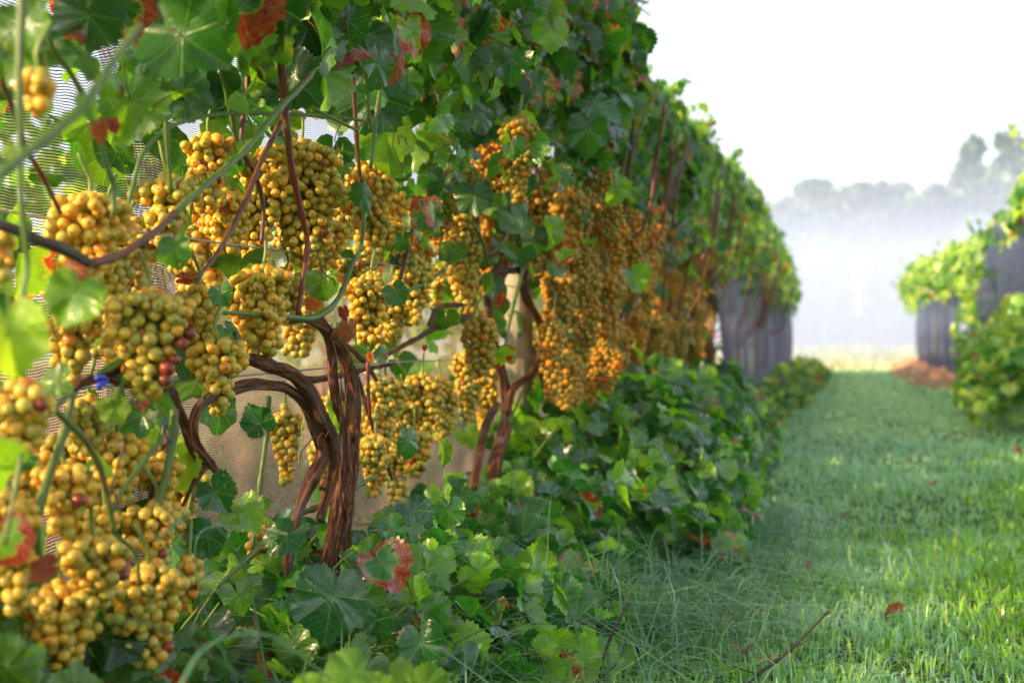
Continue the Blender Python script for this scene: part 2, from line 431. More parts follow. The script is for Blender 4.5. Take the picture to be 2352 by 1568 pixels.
M['grass_far'] = grass_material('sunlit_field_grass', [(.16, .22, .08), (.26, .31, .14), (.36, .37, .20), (.42, .40, .26)], (.5, .5, .35), .4)

# ------------------------------------------------------------------ leaf shapes
ANG = np.array([0, 10, 22, 34, 46, 58, 72, 88, 104, 122, 140, 156, 168, 176, 180.])
def outline(var):
    base = np.array([1.0, .93, .84, .80, .86, .90, .82, .76, .78, .80, .77, .70, .56, .36, .14])
    g = np.random.default_rng(100 + var)
    lob = g.uniform(.2, 1.25)                       # how deeply lobed
    round_ = np.array([.92, .90, .88, .87, .87, .86, .84, .82, .81, .80, .76, .68, .54, .34, .14])
    return base * lob + round_ * (1 - lob)

def leaf_template(var, N, rings, petiole=True, flat=1.0):
    g = np.random.default_rng(var * 7 + N)
    prof = outline(var)
    th = np.linspace(-180, 180, N, endpoint=False) + 180.0 / N
    asym = 1 + .07 * np.sin(R(1) * th + var)
    r = np.interp(np.abs(th), ANG, prof) * asym
    if N >= 40: r = r * (1 + .045 * np.where(np.arange(N) % 2 == 0, 1, -1) + g.normal(0, .015, N))
    else: r = r * (1 + g.normal(0, .035, N))
    t = R(1) * th
    V = [np.zeros((1, 3))]; E = [np.zeros(1)]
    for f in rings:
        rr = r * f if f > .9 else f * (np.interp(np.abs(th), ANG, prof) * asym)
        V.append(np.stack([np.sin(t) * rr, np.cos(t) * rr, 0 * rr], 1)); E.append(np.full(N, f))
    V = np.vstack(V); E = np.concatenate(E)
    UV = V[:, :2].copy()
    x, y = V[:, 0].copy(), V[:, 1].copy()
    rad = np.hypot(x, y); an = np.arctan2(x, y)
    fold = g.uniform(-.1, .42) * flat; droop = g.uniform(.0, .42) * flat; cup = g.uniform(-.25, .35) * flat
    z = fold * np.abs(x) - droop * np.clip(y, 0, 2) ** 2 - cup * x * x
    z += g.uniform(.05, .12) * flat * np.sin(an * 5 + g.uniform(0, 6)) * rad ** 2 + g.uniform(.03, .07) * flat * np.sin(an * 9 + g.uniform(0, 6)) * rad ** 3
    z -= .05 * np.abs(np.sin((an) * 4.1)) * rad * (1 - rad * .3)
    if var % 4 == 3: z += .35 * np.clip(rad - .6, 0, 1) ** 1.5 * np.sign(np.sin(an * 1.5 + var)) * 2 * flat
    tw = g.uniform(-.35, .35) * flat
    z += tw * x * y
    V[:, 2] = z; V[:, 1] = y * (1 - .12 * droop)
    F3 = np.stack([np.zeros(N, int), 1 + (np.arange(N) + 1) % N, 1 + np.arange(N)], 1)
    F4 = []
    for k in range(len(rings) - 1):
        a = 1 + k * N; c = a + N; j = np.arange(N); j2 = (j + 1) % N
        F4.append(np.stack([a + j, a + j2, c + j2, c + j], 1))
    F4 = np.vstack(F4) if F4 else np.zeros((0, 4), int)
    # do not web the sinus shut: drop the faces that bridge it
    wrap = N - 1
    keep3 = np.arange(N) != wrap
    F3 = F3[keep3]
    if len(F4): F4 = F4[np.arange(len(F4)) % N != wrap]
    mi = [1] * 0
    pv = None
    if petiole:
        P = [(0, 0.02, 0), (0, -.22, -.05), (g.uniform(-.15, .15), -.55, -.22), (g.uniform(-.3, .3), -.95, -.50)]
        pv = tube(P, [.022, .020, .024, .03], seg=5, step=.28)
    return V, F3, F4, UV, E, pv

def leaf_mesh(name, var, N, rings, mat, petmat=None, flat=1.0):
    V, F3, F4, UV, E, pv = leaf_template(var, N, rings, petmat is not None, flat)
    fs = [F3, F4]; mi = np.zeros(len(F3) + len(F4), int); co = np.zeros((len(V), 3))
    if pv is not None:
        PV, PF, PT, pco = pv
        n0 = len(V); V = np.vstack([V, PV]); fs += [PF + n0, PT + n0]
        UV = np.vstack([UV, np.full((len(PV), 2), .5)]); E = np.concatenate([E, np.zeros(len(PV))])
        mi = np.concatenate([mi, np.ones(len(PF) + len(PT), int)]); co = np.vstack([co, pco])
    return fmesh(name, V, fs, [mat] + ([petmat] if petmat else []), UV, {'edge': E, 'co3': co}, True, mi)

HI = (.3, .62, .86, 1.0); MID = (.5, 1.0)
LM = {}
for key in ('leaf', 'leaf_low', 'leaf_sun', 'leaf_rust', 'leaf_red'):
    pm = M['cane_red'] if key in ('leaf', 'leaf_rust', 'leaf_red') else M['stalk']
    LM[key] = [leaf_mesh('leaf_blade', v, 52, HI, M[key], pm, 1.35 if key != 'leaf_low' else 1.0) for v in range(9 if key == 'leaf' else 5)]
    LM[key + '_mid'] = [leaf_mesh('leaf_blade', v, 24, MID, M[key], None) for v in range(4)] if key in ('leaf', 'leaf_low') else None

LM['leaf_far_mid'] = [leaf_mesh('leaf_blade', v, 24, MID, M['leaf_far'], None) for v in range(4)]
TPL_MID = [leaf_template(v, 16, (.55, 1.0), False) for v in range(6)]
TPL_LOW = [leaf_template(v, 9, (1.0,), False) for v in range(6)]

def leaf_frame(n, tip):
    """rotation whose +Z is the blade's face and +Y its tip"""
    n = n / np.linalg.norm(n, axis=-1, keepdims=True)
    t = tip - n * np.sum(tip * n, -1, keepdims=True)
    t = t / (np.linalg.norm(t, axis=-1, keepdims=True) + 1e-9)
    x = np.cross(t, n)
    return np.stack([x, t, n], -1)                  # columns

def joined_leaves(name, P, Rm, S, mat, tpls, parent=None, origin=(0, 0, 0)):
    P = np.asarray(P) - np.asarray(origin)
    Vs, F3s, F4s, UVs, Es, Rs = [], [], [], [], [], []; n = 0
    which = rng.integers(0, len(tpls), len(P))
    for k, (V, F3, F4, UV, E, _) in enumerate(tpls):
        idx = np.where(which == k)[0]
        if not len(idx): continue
        W = np.einsum('nij,vj->nvi', Rm[idx] * S[idx][:, None, None], V) + P[idx][:, None, :]
        m = len(V); off = (n + np.arange(len(idx)) * m)[:, None, None]
        Vs.append(W.reshape(-1, 3)); F3s.append((F3[None] + off).reshape(-1, 3))
        if len(F4): F4s.append((F4[None] + off).reshape(-1, 4))
        UVs.append(np.tile(UV, (len(idx), 1))); Es.append(np.tile(E, len(idx))); Rs.append(np.repeat(rng.random(len(idx)), m))
        n += m * len(idx)
    me = fmesh(name, np.vstack(Vs), [np.vstack(F3s)] + ([np.vstack(F4s)] if F4s else []), mat, np.vstack(UVs), {'edge': np.concatenate(Es), 'rnd': np.concatenate(Rs)})
    o = link(name, me, parent, origin if parent is None else None)
    return o

def one_leaf(parent, pos, n, tip, s, key='leaf', mid=False, var=None, squeeze=1.0):
    lst = LM[key + '_mid'] if mid else LM[key]
    me = lst[random.randrange(len(lst)) if var is None else var % len(lst)]
    Rm = leaf_frame(np.array(n, float)[None], np.array(tip, float)[None])[0]
    o = link('leaf', me, parent)
    m = Matrix([list(r) for r in Rm]).to_4x4() @ Matrix.Diagonal((s * squeeze, s, s, 1))
    p = Vector(pos) - (parent.location if parent is not None else Vector())
    o.matrix_local = Matrix.Translation(p) @ m
    return o

# ------------------------------------------------------------------ ground
gx = np.concatenate([[-400, -150, -60], np.linspace(-25, -4, 12), np.linspace(-3.5, 4, 61), np.linspace(5, 25, 11), [60, 150, 400]])
gy = np.concatenate([[-60, -20, -5], np.linspace(-2, 26, 141), np.linspace(28, 60, 9), [80, 120, 200, 600]])
GX, GY = np.meshgrid(gx, gy)
def ground_z(x, y):
    near = np.clip(1 - np.abs(y) / 40, 0, 1)
    z = .012 * np.sin(x * 3.1 + y * .9) * np.sin(y * 1.7 + x) * near + .010 * np.sin(y * .55 + 1) * near
    z = z + .05 * np.exp(-((x + .8) / .35) ** 2) * (y < 23) + .14 * np.exp(-((x - 1.55) / .5) ** 2) * np.clip((y - 9) / 6, 0, 1) * np.clip((30 - y) / 3, 0, 1)
    return z
V = np.stack([GX, GY, ground_z(GX, GY)], 2).reshape(-1, 3)
nx, ny = len(gx), len(gy)
ii = (np.arange(ny - 1)[:, None] * nx + np.arange(nx - 1)[None, :]).reshape(-1)
F = np.stack([ii, ii + 1, ii + 1 + nx, ii + nx], 1)
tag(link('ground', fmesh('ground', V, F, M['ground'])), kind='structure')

# reddish bare soil under the right-hand row
def soil_bank():
    m, t, out = newmat('red_soil'); b = NB(t); tc = b.n('ShaderNodeTexCoord')
    n = b.noise(tc.outputs['Object'], 14, 5, .7)
    col = b.ramp(n, [(.3, (.16, .07, .04)), (.5, (.34, .17, .10)), (.75, (.46, .28, .18))])
    t.links.new(b.pbsdf(col, .9, .2, b.bump(n, .05)), out.inputs[0])
    ys = np.linspace(12.5, 27, 60); us = np.linspace(-1, 1, 17); V = []
    for y in ys:
        for u in us:
            wd = .62 * min(1, (y - 12.4) / 4) * (1 + .15 * math.sin(y * 2.3))
            V.append((1.35 + u * wd + .05 * math.sin(y * 3.1), y, ground_z(np.array(1.35 + u * wd), np.array(y)) + .016 + .13 * (1 - u * u) * (.7 + .3 * math.sin(y * 1.9 + u * 4)) + rng.uniform(-.012, .012) * (1 - abs(u))))
    ii = (np.arange(59)[:, None] * 17 + np.arange(16)[None]).reshape(-1)
    o = link('soil_bank', fmesh('soil_bank', np.array(V, float), np.stack([ii, ii + 1, ii + 18, ii + 17], 1), m)); tag(o, kind='structure')
soil_bank()

# ------------------------------------------------------------------ grass
def blades(name, X, Y, H, W, mat, lean=.5, Z=None, kind='stuff'):
    n = len(X); z0 = ground_z(X, Y) if Z is None else Z
    a = rng.uniform(0, 2 * math.pi, n); d = np.stack([np.cos(a), np.sin(a), 0 * a], 1)
    b = a + rng.normal(math.pi / 2, .5, n); wv = np.stack([np.cos(b), np.sin(b), 0 * b], 1) * W[:, None] * .5
    base = np.stack([X, Y, z0], 1); le = np.abs(rng.normal(0, lean, n)) + (.08 if lean < 1 else .45)
    up = np.array([0, 0, 1.0])
    m1 = base + up * (H * .5)[:, None] + d * (H * le * .22)[:, None]
    m2 = base + up * (H * .85 / (1 + le * .5))[:, None] + d * (H * le * .7)[:, None]
    tp = base + up * (H / (1 + le * .9))[:, None] + d * (H * le * 1.25)[:, None]
    V = np.stack([base - wv, base + wv, m1 - wv * .9, m1 + wv * .9, m2 - wv * .6, m2 + wv * .6, tp], 1)
    o = (np.arange(n) * 7)[:, None]
    F4 = np.concatenate([o + np.array([[0, 1, 3, 2]]), o + np.array([[2, 3, 5, 4]])]); F3 = o + np.array([[4, 5, 6]])
    me = fmesh(name, V.reshape(-1, 3), [F4, F3], mat, attrs={'rnd': np.repeat(rng.random(n), 7)})
    o = link(name, me); tag(o, kind=kind); return o

def patchy(n, x0, x1, y0, y1, p=1.0):
    """random points, thinned by a soft patch pattern"""
    X = rng.uniform(x0, x1, n); Y = y0 + (y1 - y0) * rng.random(n) ** p
    k = .5 + .25 * np.sin(X * 9 + 2 * np.sin(Y * 4)) + .25 * np.sin(Y * 11 + 3 * np.sin(X * 5))
    keep = rng.random(n) < .45 + .55 * k
    return X[keep], Y[keep]
Xs, Ys = [], []
hs_, ws_ = [], []
for (n, x0, x1, y0, y1, h, wd) in [(80000, -.62, 2.3, 1.9, 4.4, .030, .0042), (46000, -.6, 3.2, 4.4, 8.0, .030, .0065), (38000, -.6, 3.4, 8.0, 14, .03, .011), (26000, -.9, 3.4, 14, 24.3, .04, .02)]:
    X, Y = patchy(n, x0, x1, y0, y1)
    tall = .7 + .5 * np.sin(X * 6 + np.sin(Y * 5) * 2) * np.sin(Y * 7 + X * 3) + .3
    Xs.append(X); Ys.append(Y); hs_.append(h * rng.lognormal(0, .35, len(X)) * np.clip(tall, .5, 1.6)); ws_.append(wd * rng.uniform(.6, 1.4, len(X)))
o = blades('grass', np.concatenate(Xs), np.concatenate(Ys), np.concatenate(hs_), np.concatenate(ws_), M['grass'], .75)
tag(o, 'short dewy green lawn grass covering the aisle between the rows', 'grass')
# long grass at the foot of the row
X = np.concatenate([rng.normal(-.30, .09, 2600), rng.normal(-.5, .12, 900)]); Y = np.concatenate([rng.uniform(2.5, 4.8, 2600), rng.uniform(1.2, 3.2, 900)])
H = np.concatenate([rng.uniform(.06, .19, 2600) * np.clip(1.4 - np.abs(Y[:2600] - 3.3) * .5, .4, 1.1), rng.uniform(.14, .30, 900)])
o = blades('long_grass', X, Y, H, rng.uniform(.0026, .0050, len(X)), M['grass_long'], 1.0)
tag(o, 'long arching bluish grass at the foot of the vine row', 'grass')
# sunlit field beyond the end of the rows
X, Y = rng.uniform(-16, 20, 26000), 24.6 + 34 * rng.random(26000) ** 1.6
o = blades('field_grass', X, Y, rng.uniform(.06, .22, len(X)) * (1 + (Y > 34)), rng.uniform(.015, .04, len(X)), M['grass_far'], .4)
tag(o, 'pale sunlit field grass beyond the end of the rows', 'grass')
# undergrowth beyond the net, between the two left rows
X, Y = rng.uniform(-5.5, -1.15, 12000), rng.uniform(1, 20, 12000)
o = blades('weeds', X, Y, rng.uniform(.03, .11, len(X)), rng.uniform(.006, .014, len(X)), M['weeds'], 1.2)
tag(o, 'blurred yellow green weeds on the ground behind the net', 'weeds')

# ------------------------------------------------------------------ vines of the left row
ROWX = -0.8
NV = 20
vine_y = [1.13 + 1.07 * i for i in range(NV)]
ORD = ['first', 'second', 'third', 'fourth', 'fifth', 'sixth', 'seventh', 'eighth', 'ninth', 'tenth', 'eleventh', 'twelfth', 'thirteenth', 'fourteenth', 'fifteenth', 'sixteenth', 'seventeenth']
vlabels = ['leftmost grapevine, with long green canes crossing in front and a dark gnarled head',
           'foreground grapevine with thick twisted peeling trunk and two arching sawn arms',
           'grapevine whose slender trunk forks into a loop in front of the round wooden post']
for i in range(3, NV):
    vlabels.append(f'{ORD[i-3]} grapevine beyond the round wooden post in the left row' if i < 9 else f'leafy vine over the left purple net, {ORD[i-9]} from its near end')
VINES = []
for i, y in enumerate(vine_y):
    VINES.append(empty('grapevine', (ROWX, y, 0), label=vlabels[i], cat='grapevine', group='grapevines of the left row' if i < 9 else 'netted grapevines at the far end of the left row'))
def vine_of(y): return VINES[int(min(max(round((y - 1.13) / 1.07), 0), NV - 1))]

def part_tube(vine, name, mat, P, rad, **k):
    P = [Vector(p) - vine.location for p in P]
    return link(name, tubemesh(name, mat, P, rad, **k), vine)

V0, V1, V2 = VINES[0], VINES[1], VINES[2]
def wood(vine, pts, w_px, name='trunk', X=ROWX, mat='bark', bark=1.0, seg=40, step=.006, seed=1, jit=.0, **k):
    """pts: (px, py) or (px, py, X); w_px: widths in photo pixels."""
    P = [on(p[0], p[1], p[2] if len(p) > 2 else X) for p in pts]
    wp = np.interp(np.linspace(0, 1, len(P)), np.linspace(0, 1, len(w_px)), w_px)
    rad = [wp[i] / 2 / scale_at(P[i]) * (.76 if bark else 1.0) for i in range(len(P))]
    return part_tube(vine, name, M[mat], P, rad, seg=seg, step=step, bark=bark, seed=seed, jit=jit, **k)

# the sharp foreground vine: intertwined strands
wood(V1, [(752, 1640), (756, 1480), (760, 1330), (782, 1215), (802, 1100), (808, 1010), (812, 940), (806, 870), (788, 812), (762, 772), (736, 738)], [56, 52, 50, 50, 50, 44, 38, 34, 32, 30, 28], seed=3, seg=64, step=.004)
wood(V1, [(742, 1320), (768, 1210), (786, 1100), (784, 1000), (772, 920), (764, 850), (760, 800), (745, 755), (700, 733), (662, 738)], [30, 32, 34, 28, 26, 24, 24, 24, 20, 14], X=-.79, seed=8, seg=48, step=.004)
wood(V1, [(735, 1195), (752, 1130), (770, 1065), (764, 1010), (738, 955), (706, 895), (668, 856), (625, 840), (576, 826)], [26, 28, 32, 34, 36, 36, 34, 36, 34], X=-.785, name='arm', seed=11, seg=48, step=.004)
wood(V1, [(655, 1520), (658, 1380), (665, 1260), (690, 1160), (716, 1100), (742, 1040), (728, 985), (700, 925), (660, 893), (610, 884), (560, 886), (505, 902), (462, 930), (444, 968), (448, 1010), (470, 1045), (494, 1080)], [26, 24, 22, 26, 28, 34, 34, 34, 30, 26, 26, 34, 36, 30, 24, 22, 16], X=-.80, name='arm', seed=15, seg=44, step=.005)
wood(V1, [(612, 832), (660, 862), (705, 872), (750, 868), (830, 850), (905, 835)], [16, 20, 18, 16, 12, 8], X=-.85, name='cordon', seed=18, seg=24)
wood(V1, [(735, 750), (810, 805), (850, 850), (880, 905)], [10, 14, 14, 8], X=-.87, name='cordon', seed=19, seg=20)
# knots on the main trunk
for (px, py, r) in [(800, 1170, 20), (792, 1272, 24), (812, 1002, 16), (742, 1110, 15), (766, 770, 16)]:
    c = on(px, py, -.785); rr = r / scale_at(c)
    wood(V1, [(px - r * .5, py + r * .9, -.80), (px, py, -.775), (px + r * .4, py - r * .9, -.80)], [r * .5, r * 1.5, r * .6], name='knot', seed=px, seg=28, step=.004)
# peeling strips of bark
for k in range(64):
    py = random.uniform(800, 1290); px = np.interp(py, [800, 900, 1000, 1100, 1200, 1290], [778, 800, 800, 796, 784, 768]) + random.uniform(-20, 20)
    L = random.uniform(30, 90); q = random.uniform(-6, 6)
    wood(V1, [(px, py, -.775), (px + q, py + L * .5, -.768), (px + q * 1.4, py + L, -.778 + random.uniform(0, .01))], [2, random.uniform(4, 8), 1.5], name='bark_strip', bark=.8, seg=6, step=.008, seed=k)

# leftmost vine: dark head and cordons
wood(V0, [(175, 885), (235, 868), (300, 878), (352, 880), (395, 905), (402, 960)], [20, 24, 30, 32, 34, 30], name='cordon', X=-.82, seed=21, seg=32)
wood(V0, [(300, 1640), (330, 1400), (350, 1200), (372, 1040), (395, 950), (385, 905)], [40, 40, 36, 34, 36, 30], X=-.84, seed=22, seg=36)
wood(V0, [(395, 905), (425, 975), (445, 1035), (480, 1070)], [28, 26, 26, 20], name='arm', X=-.82, seed=23, seg=28)
wood(V0, [(160, 900), (200, 870), (290, 838), (305, 800)], [18, 22, 28, 14], name='arm', X=-.80, seed=24, seg=28)
wood(V0, [(-60, 505, -.70), (20, 525, -.70), (80, 550, -.70), (140, 572, -.70), (205, 606, -.70)], [30, 28, 28, 30, 26], name='arm', mat='bark_old', seed=25, seg=32)
wood(V0, [(420, 1160), (460, 1085), (488, 1060)], [10, 14, 18], name='arm', X=-.82, mat='bark', seed=26, seg=16)

def cane(vine, pts, w, X=ROWX, mat='cane_green', seed=None, name='cane'):
    seed = random.randrange(999) if seed is None else seed
    return wood(vine, pts, w, name=name, X=X, mat=mat, bark=0, seg=10, step=.008, seed=seed, nodes=.38)
# canes of the leftmost vine
cane(V0, [(205, 606), (265, 590), (310, 565), (370, 520), (400, 488)], [24, 18, 17, 16, 15], X=-.70, mat='cane_red', seed=2)
cane(V0, [(400, 488), (480, 418), (560, 348), (640, 252), (700, 188), (758, 112)], [15, 15, 15, 16, 15, 13], X=-.70, seed=3)
cane(V0, [(-60, 450), (0, 402), (70, 345), (130, 300), (190, 244), (255, 150), (322, 56)], [26, 25, 24, 22, 20, 18, 16], X=-.52, seed=4)
cane(V0, [(56, -60), (48, 60), (44, 180), (46, 310), (48, 430), (58, 560), (62, 620), (46, 712)], [20, 20, 18, 16, 15, 15, 14, 12], X=-.62, seed=5)
cane(V0, [(0, 180), (30, 250), (60, 340), (95, 400), (140, 490)], [13, 13, 12, 11, 10], X=-.78, mat='cane_red')
cane(V0, [(108, 70), (120, 110), (160, 165), (195, 225)], [14, 14, 13, 12], X=-.72)
cane(V0, [(226, 310), (245, 380), (262, 430), (258, 500)], [11, 12, 12, 10], X=-.72)
cane(V0, [(366, -40), (372, 90), (378, 210), (384, 330), (392, 440)], [14, 14, 13, 12, 11], X=-.74)
cane(V0, [(290, 490), (305, 430), (330, 350), (395, 290), (500, 263), (640, 262), (760, 268), (850, 280)], [10, 10, 10, 10, 9, 9, 8, 7], X=-.78)
cane(V0, [(125, 940), (150, 965), (195, 1010), (228, 1070), (248, 1140), (262, 1225)], [16, 15, 15, 15, 14, 12], X=-.70)
cane(V0, [(-20, 1130), (20, 1060), (55, 1000), (115, 945), (160, 905)], [14, 16, 17, 16, 12], X=-.74)
cane(V0, [(168, 900), (150, 985), (120, 1070), (95, 1150), (85, 1230), (100, 1330)], [16, 20, 20, 20, 18, 12], X=-.74)
cane(V0, [(400, 940), (398, 1000), (388, 1060), (372, 1130), (360, 1180)], [20, 20, 18, 16, 12], X=-.79)
cane(V0, [(300, 810), (265, 835), (220, 860)], [18, 18, 12], X=-.78)
cane(V0, [(372, 1005), (330, 1060), (285, 1120), (262, 1170)], [12, 12, 11, 8], X=-.78, mat='cane_green')
cane(V0, [(262, 1225), (310, 1270), (320, 1340)], [8, 8, 6], X=-.70)
cane(V0, [(10, 1250), (40, 1100), (50, 1040)], [10, 12, 12], X=-.66)
# canes of the foreground vine
cane(V1, [(618, -40), (640, 90), (652, 220), (668, 370), (690, 480), (706, 560), (696, 640), (684, 722)], [19, 18, 18, 17, 15, 13, 12, 13], X=-.74, mat='cane_red', seed=7)
cane(V1, [(690, 160), (650, 270), (600, 370), (560, 470), (500, 580), (450, 640)], [13, 13, 13, 13, 12, 10], X=-.76, mat='cane_brown')
cane(V1, [(520, 20), (560, 110), (600, 180), (650, 210)], [14, 14, 12, 10], X=-.76)
cane(V1, [(570, 90), (568, 200), (555, 330), (590, 410), (605, 480), (600, 560)], [12, 12, 11, 11, 10, 9], X=-.79, mat='cane_brown')
cane(V1, [(480, 60), (510, 170), (530, 260), (552, 380)], [12, 12, 11, 10], X=-.80)
cane(V1, [(510, 718), (600, 722), (665, 728), (728, 728), (778, 684), (808, 610), (830, 560), (836, 500), (840, 430)], [9, 11, 13, 13, 13, 12, 11, 10, 8], X=-.77, seed=9)
cane(V1, [(876, 190), (866, 260), (858, 320), (852, 385)], [11, 11, 10, 8], X=-.76)
cane(V1, [(832, 100), (840, 180), (850, 290), (856, 300)], [9, 10, 9, 8], X=-.74)
cane(V1, [(800, 40), (812, 200), (820, 330), (828, 420)], [10, 10, 10, 9], X=-.80, mat='cane_brown')
cane(V1, [(820, 300), (700, 240), (650, 232)], [7, 7, 6], X=-.74)
cane(V1, [(500, 1345), (580, 1270), (660, 1195), (760, 1150), (870, 1088)], [10, 12, 14, 12, 9], X=-.83)
cane(V1, [(618, 910), (612, 1000), (600, 1090), (580, 1260)], [12, 12, 12, 10], X=-.86)
cane(V1, [(845, 830), (846, 900), (850, 960)], [9, 9, 7], X=-.80, mat='cane_red')
cane(V1, [(960, 470), (940, 560), (920, 640)], [8, 9, 9], X=-.82, mat='cane_brown')
cane(V1, [(1020, 620), (975, 650), (930, 670), (880, 690)], [9, 10, 10, 9], X=-.80)
cane(V1, [(820, 860), (850, 960), (880, 1040), (900, 1100)], [10, 10, 9, 7], X=-.85, mat='cane_brown')
# second vine
wood(V2, [(1130, 1130), (1142, 1050), (1164, 965), (1160, 890), (1146, 830), (1128, 760), (1120, 690), (1128, 640), (1150, 600)], [34, 32, 32, 28, 26, 24, 22, 20, 16], seed=31, seg=32)
wood(V2, [(1088, 1120), (1102, 1040), (1118, 970), (1142, 930)], [20, 22, 22, 18], X=-.78, seed=32, seg=24)
wood(V2, [(1166, 950), (1180, 890), (1222, 856), (1246, 800), (1240, 740), (1210, 690), (1200, 650), (1204, 600)], [18, 20, 20, 20, 20, 20, 24, 22], X=-.78, name='arm', seed=33, seg=28)
wood(V2, [(1128, 760), (1075, 732), (1030, 738), (960, 775), (890, 815)], [20, 20, 16, 13, 10], X=-.80, name='arm', seed=34, seg=24)
wood(V2, [(1060, 700), (1010, 705), (985, 745)], [12, 14, 12], X=-.80, name='arm', seed=35, seg=16)
wood(V2, [(1200, 620), (1140, 625), (1090, 650)], [18, 20, 12], X=-.80, name='cordon', mat='bark_old', seed=36, seg=20)
for pts, wd, mt in [([(1170, 460), (1165, 530), (1150, 560), (1120, 590)], [10, 11, 11, 9], 'cane_brown'), ([(1230, 370), (1238, 480), (1240, 560)], [10, 10, 9], 'cane_red'),
                    ([(1322, 330), (1340, 420), (1335, 500), (1300, 560)], [11, 12, 12, 10], 'cane_red'), ([(1385, 330), (1400, 420), (1405, 520)], [9, 10, 9], 'cane_red'),
                    ([(1205, 600), (1180, 700), (1160, 790)], [10, 9, 7], 'cane_green'), ([(1170, 970), (1200, 900)], [7, 6], 'cane_green'),
                    ([(1090, 520), (1110, 560), (1120, 610)], [9, 9, 8], 'cane_green')]:
    cane(V2, pts, wd, X=-.72, mat=mt)
# procedural trunks and canes further along
for i in range(3, NV):
    v = VINES[i]; g = random.Random(i * 3 + 1); y0 = v.location.y
    X0 = ROWX + g.uniform(-.03, .05)
    rough = i > 8
    P = [(X0, y0 + g.uniform(-.05, .05), 0.0), (X0 + g.uniform(-.03, .03), y0 + g.uniform(-.08, .08), .3), (X0 + g.uniform(-.03, .03), y0 + g.uniform(-.05, .1), .55), (X0, y0 + g.uniform(-.05, .05), .80)]
    part_tube(v, 'trunk', M['bark'], P, [.022, .018, .016, .012], seg=8 if rough else 18, step=.03 if rough else .012, bark=.9, seed=i)
    if i < 12:
        s = g.choice((-1, 1)); c = Vector(P[1])
        Q = [c, c + Vector((.01, s * .12, .16)), c + Vector((-.01, s * .13, .30)), c + Vector((0, s * .05, .45))]
        part_tube(v, 'arm', M['bark'], Q, [.014, .012, .011, .012], seg=12, step=.015, bark=.9, seed=i + 50)
        for s in (-1, 1):
            for z in (.80, .50):
                part_tube(v, 'cordon', M['bark_old'], [(X0, y0, z), (X0, y0 + s * .25, z + .03), (X0, y0 + s * .5, z)], [.012, .009, .006], seg=8, step=.03, bark=.6, seed=i + z * 100)
        for k in range(13):
            yy = y0 + g.uniform(-.5, .5); xx = X0 + g.uniform(.05, .26); z1 = g.choice((.78, .8, .55))
            part_tube(v, 'cane', M[g.choice(('cane_red', 'cane_brown', 'cane_red', 'cane_green'))], [(X0, yy, z1), (xx, yy + g.uniform(-.05, .05), z1 + .1), (xx + .05, yy + g.uniform(-.1, .1), z1 + .3), (xx + .08, yy + g.uniform(-.1, .1), z1 + .45)], [.0045, .0042, .004, .003], seg=6, step=.03, nodes=.3, seed=k + i)

# tendrils
def tendril(vine, px, py, X, L, seed, mat='cane_brown'):
    g = random.Random(seed); p0 = on(px, py, X); P = [p0]
    d = Vector((0, g.uniform(-1, 1), g.uniform(-1, .5))).normalized()
    for k in range(4): P.append(P[-1] + d * L * .2 + Vector((g.uniform(-.004, .004),) * 3))
    c = P[-1]
    for k in range(16):
        a = k * .8; r = .010 * (1 - k / 20); P.append(c + Vector((k * .0012, r * math.sin(a), r * (1 - math.cos(a)) * -1)) + d * k * .0015)
    part_tube(vine, 'tendril', M[mat], P, [.0011, .0009, .0006], seg=5, step=.003, seed=seed)
for k, (px, py, X, v) in enumerate([(738, 640, -.74, V1), (770, 655, -.74, V1), (690, 1050, -.74, V1), (655, 1130, -.76, V1), (800, 240, -.76, V1), (815, 300, -.76, V1), (400, 420, -.76, V0),
                                    (560, 200, -.76, V1), (880, 480, -.8, V1), (700, 960, -.76, V1), (900, 290, -.76, V1), (280, 1010, -.74, V0), (950, 250, -.8, V1), (860, 910, -.8, V1), (935, 330, -.78, V1)]):
    tendril(v, px, py, X, .08, k, 'cane_brown' if k % 3 else 'stalk')

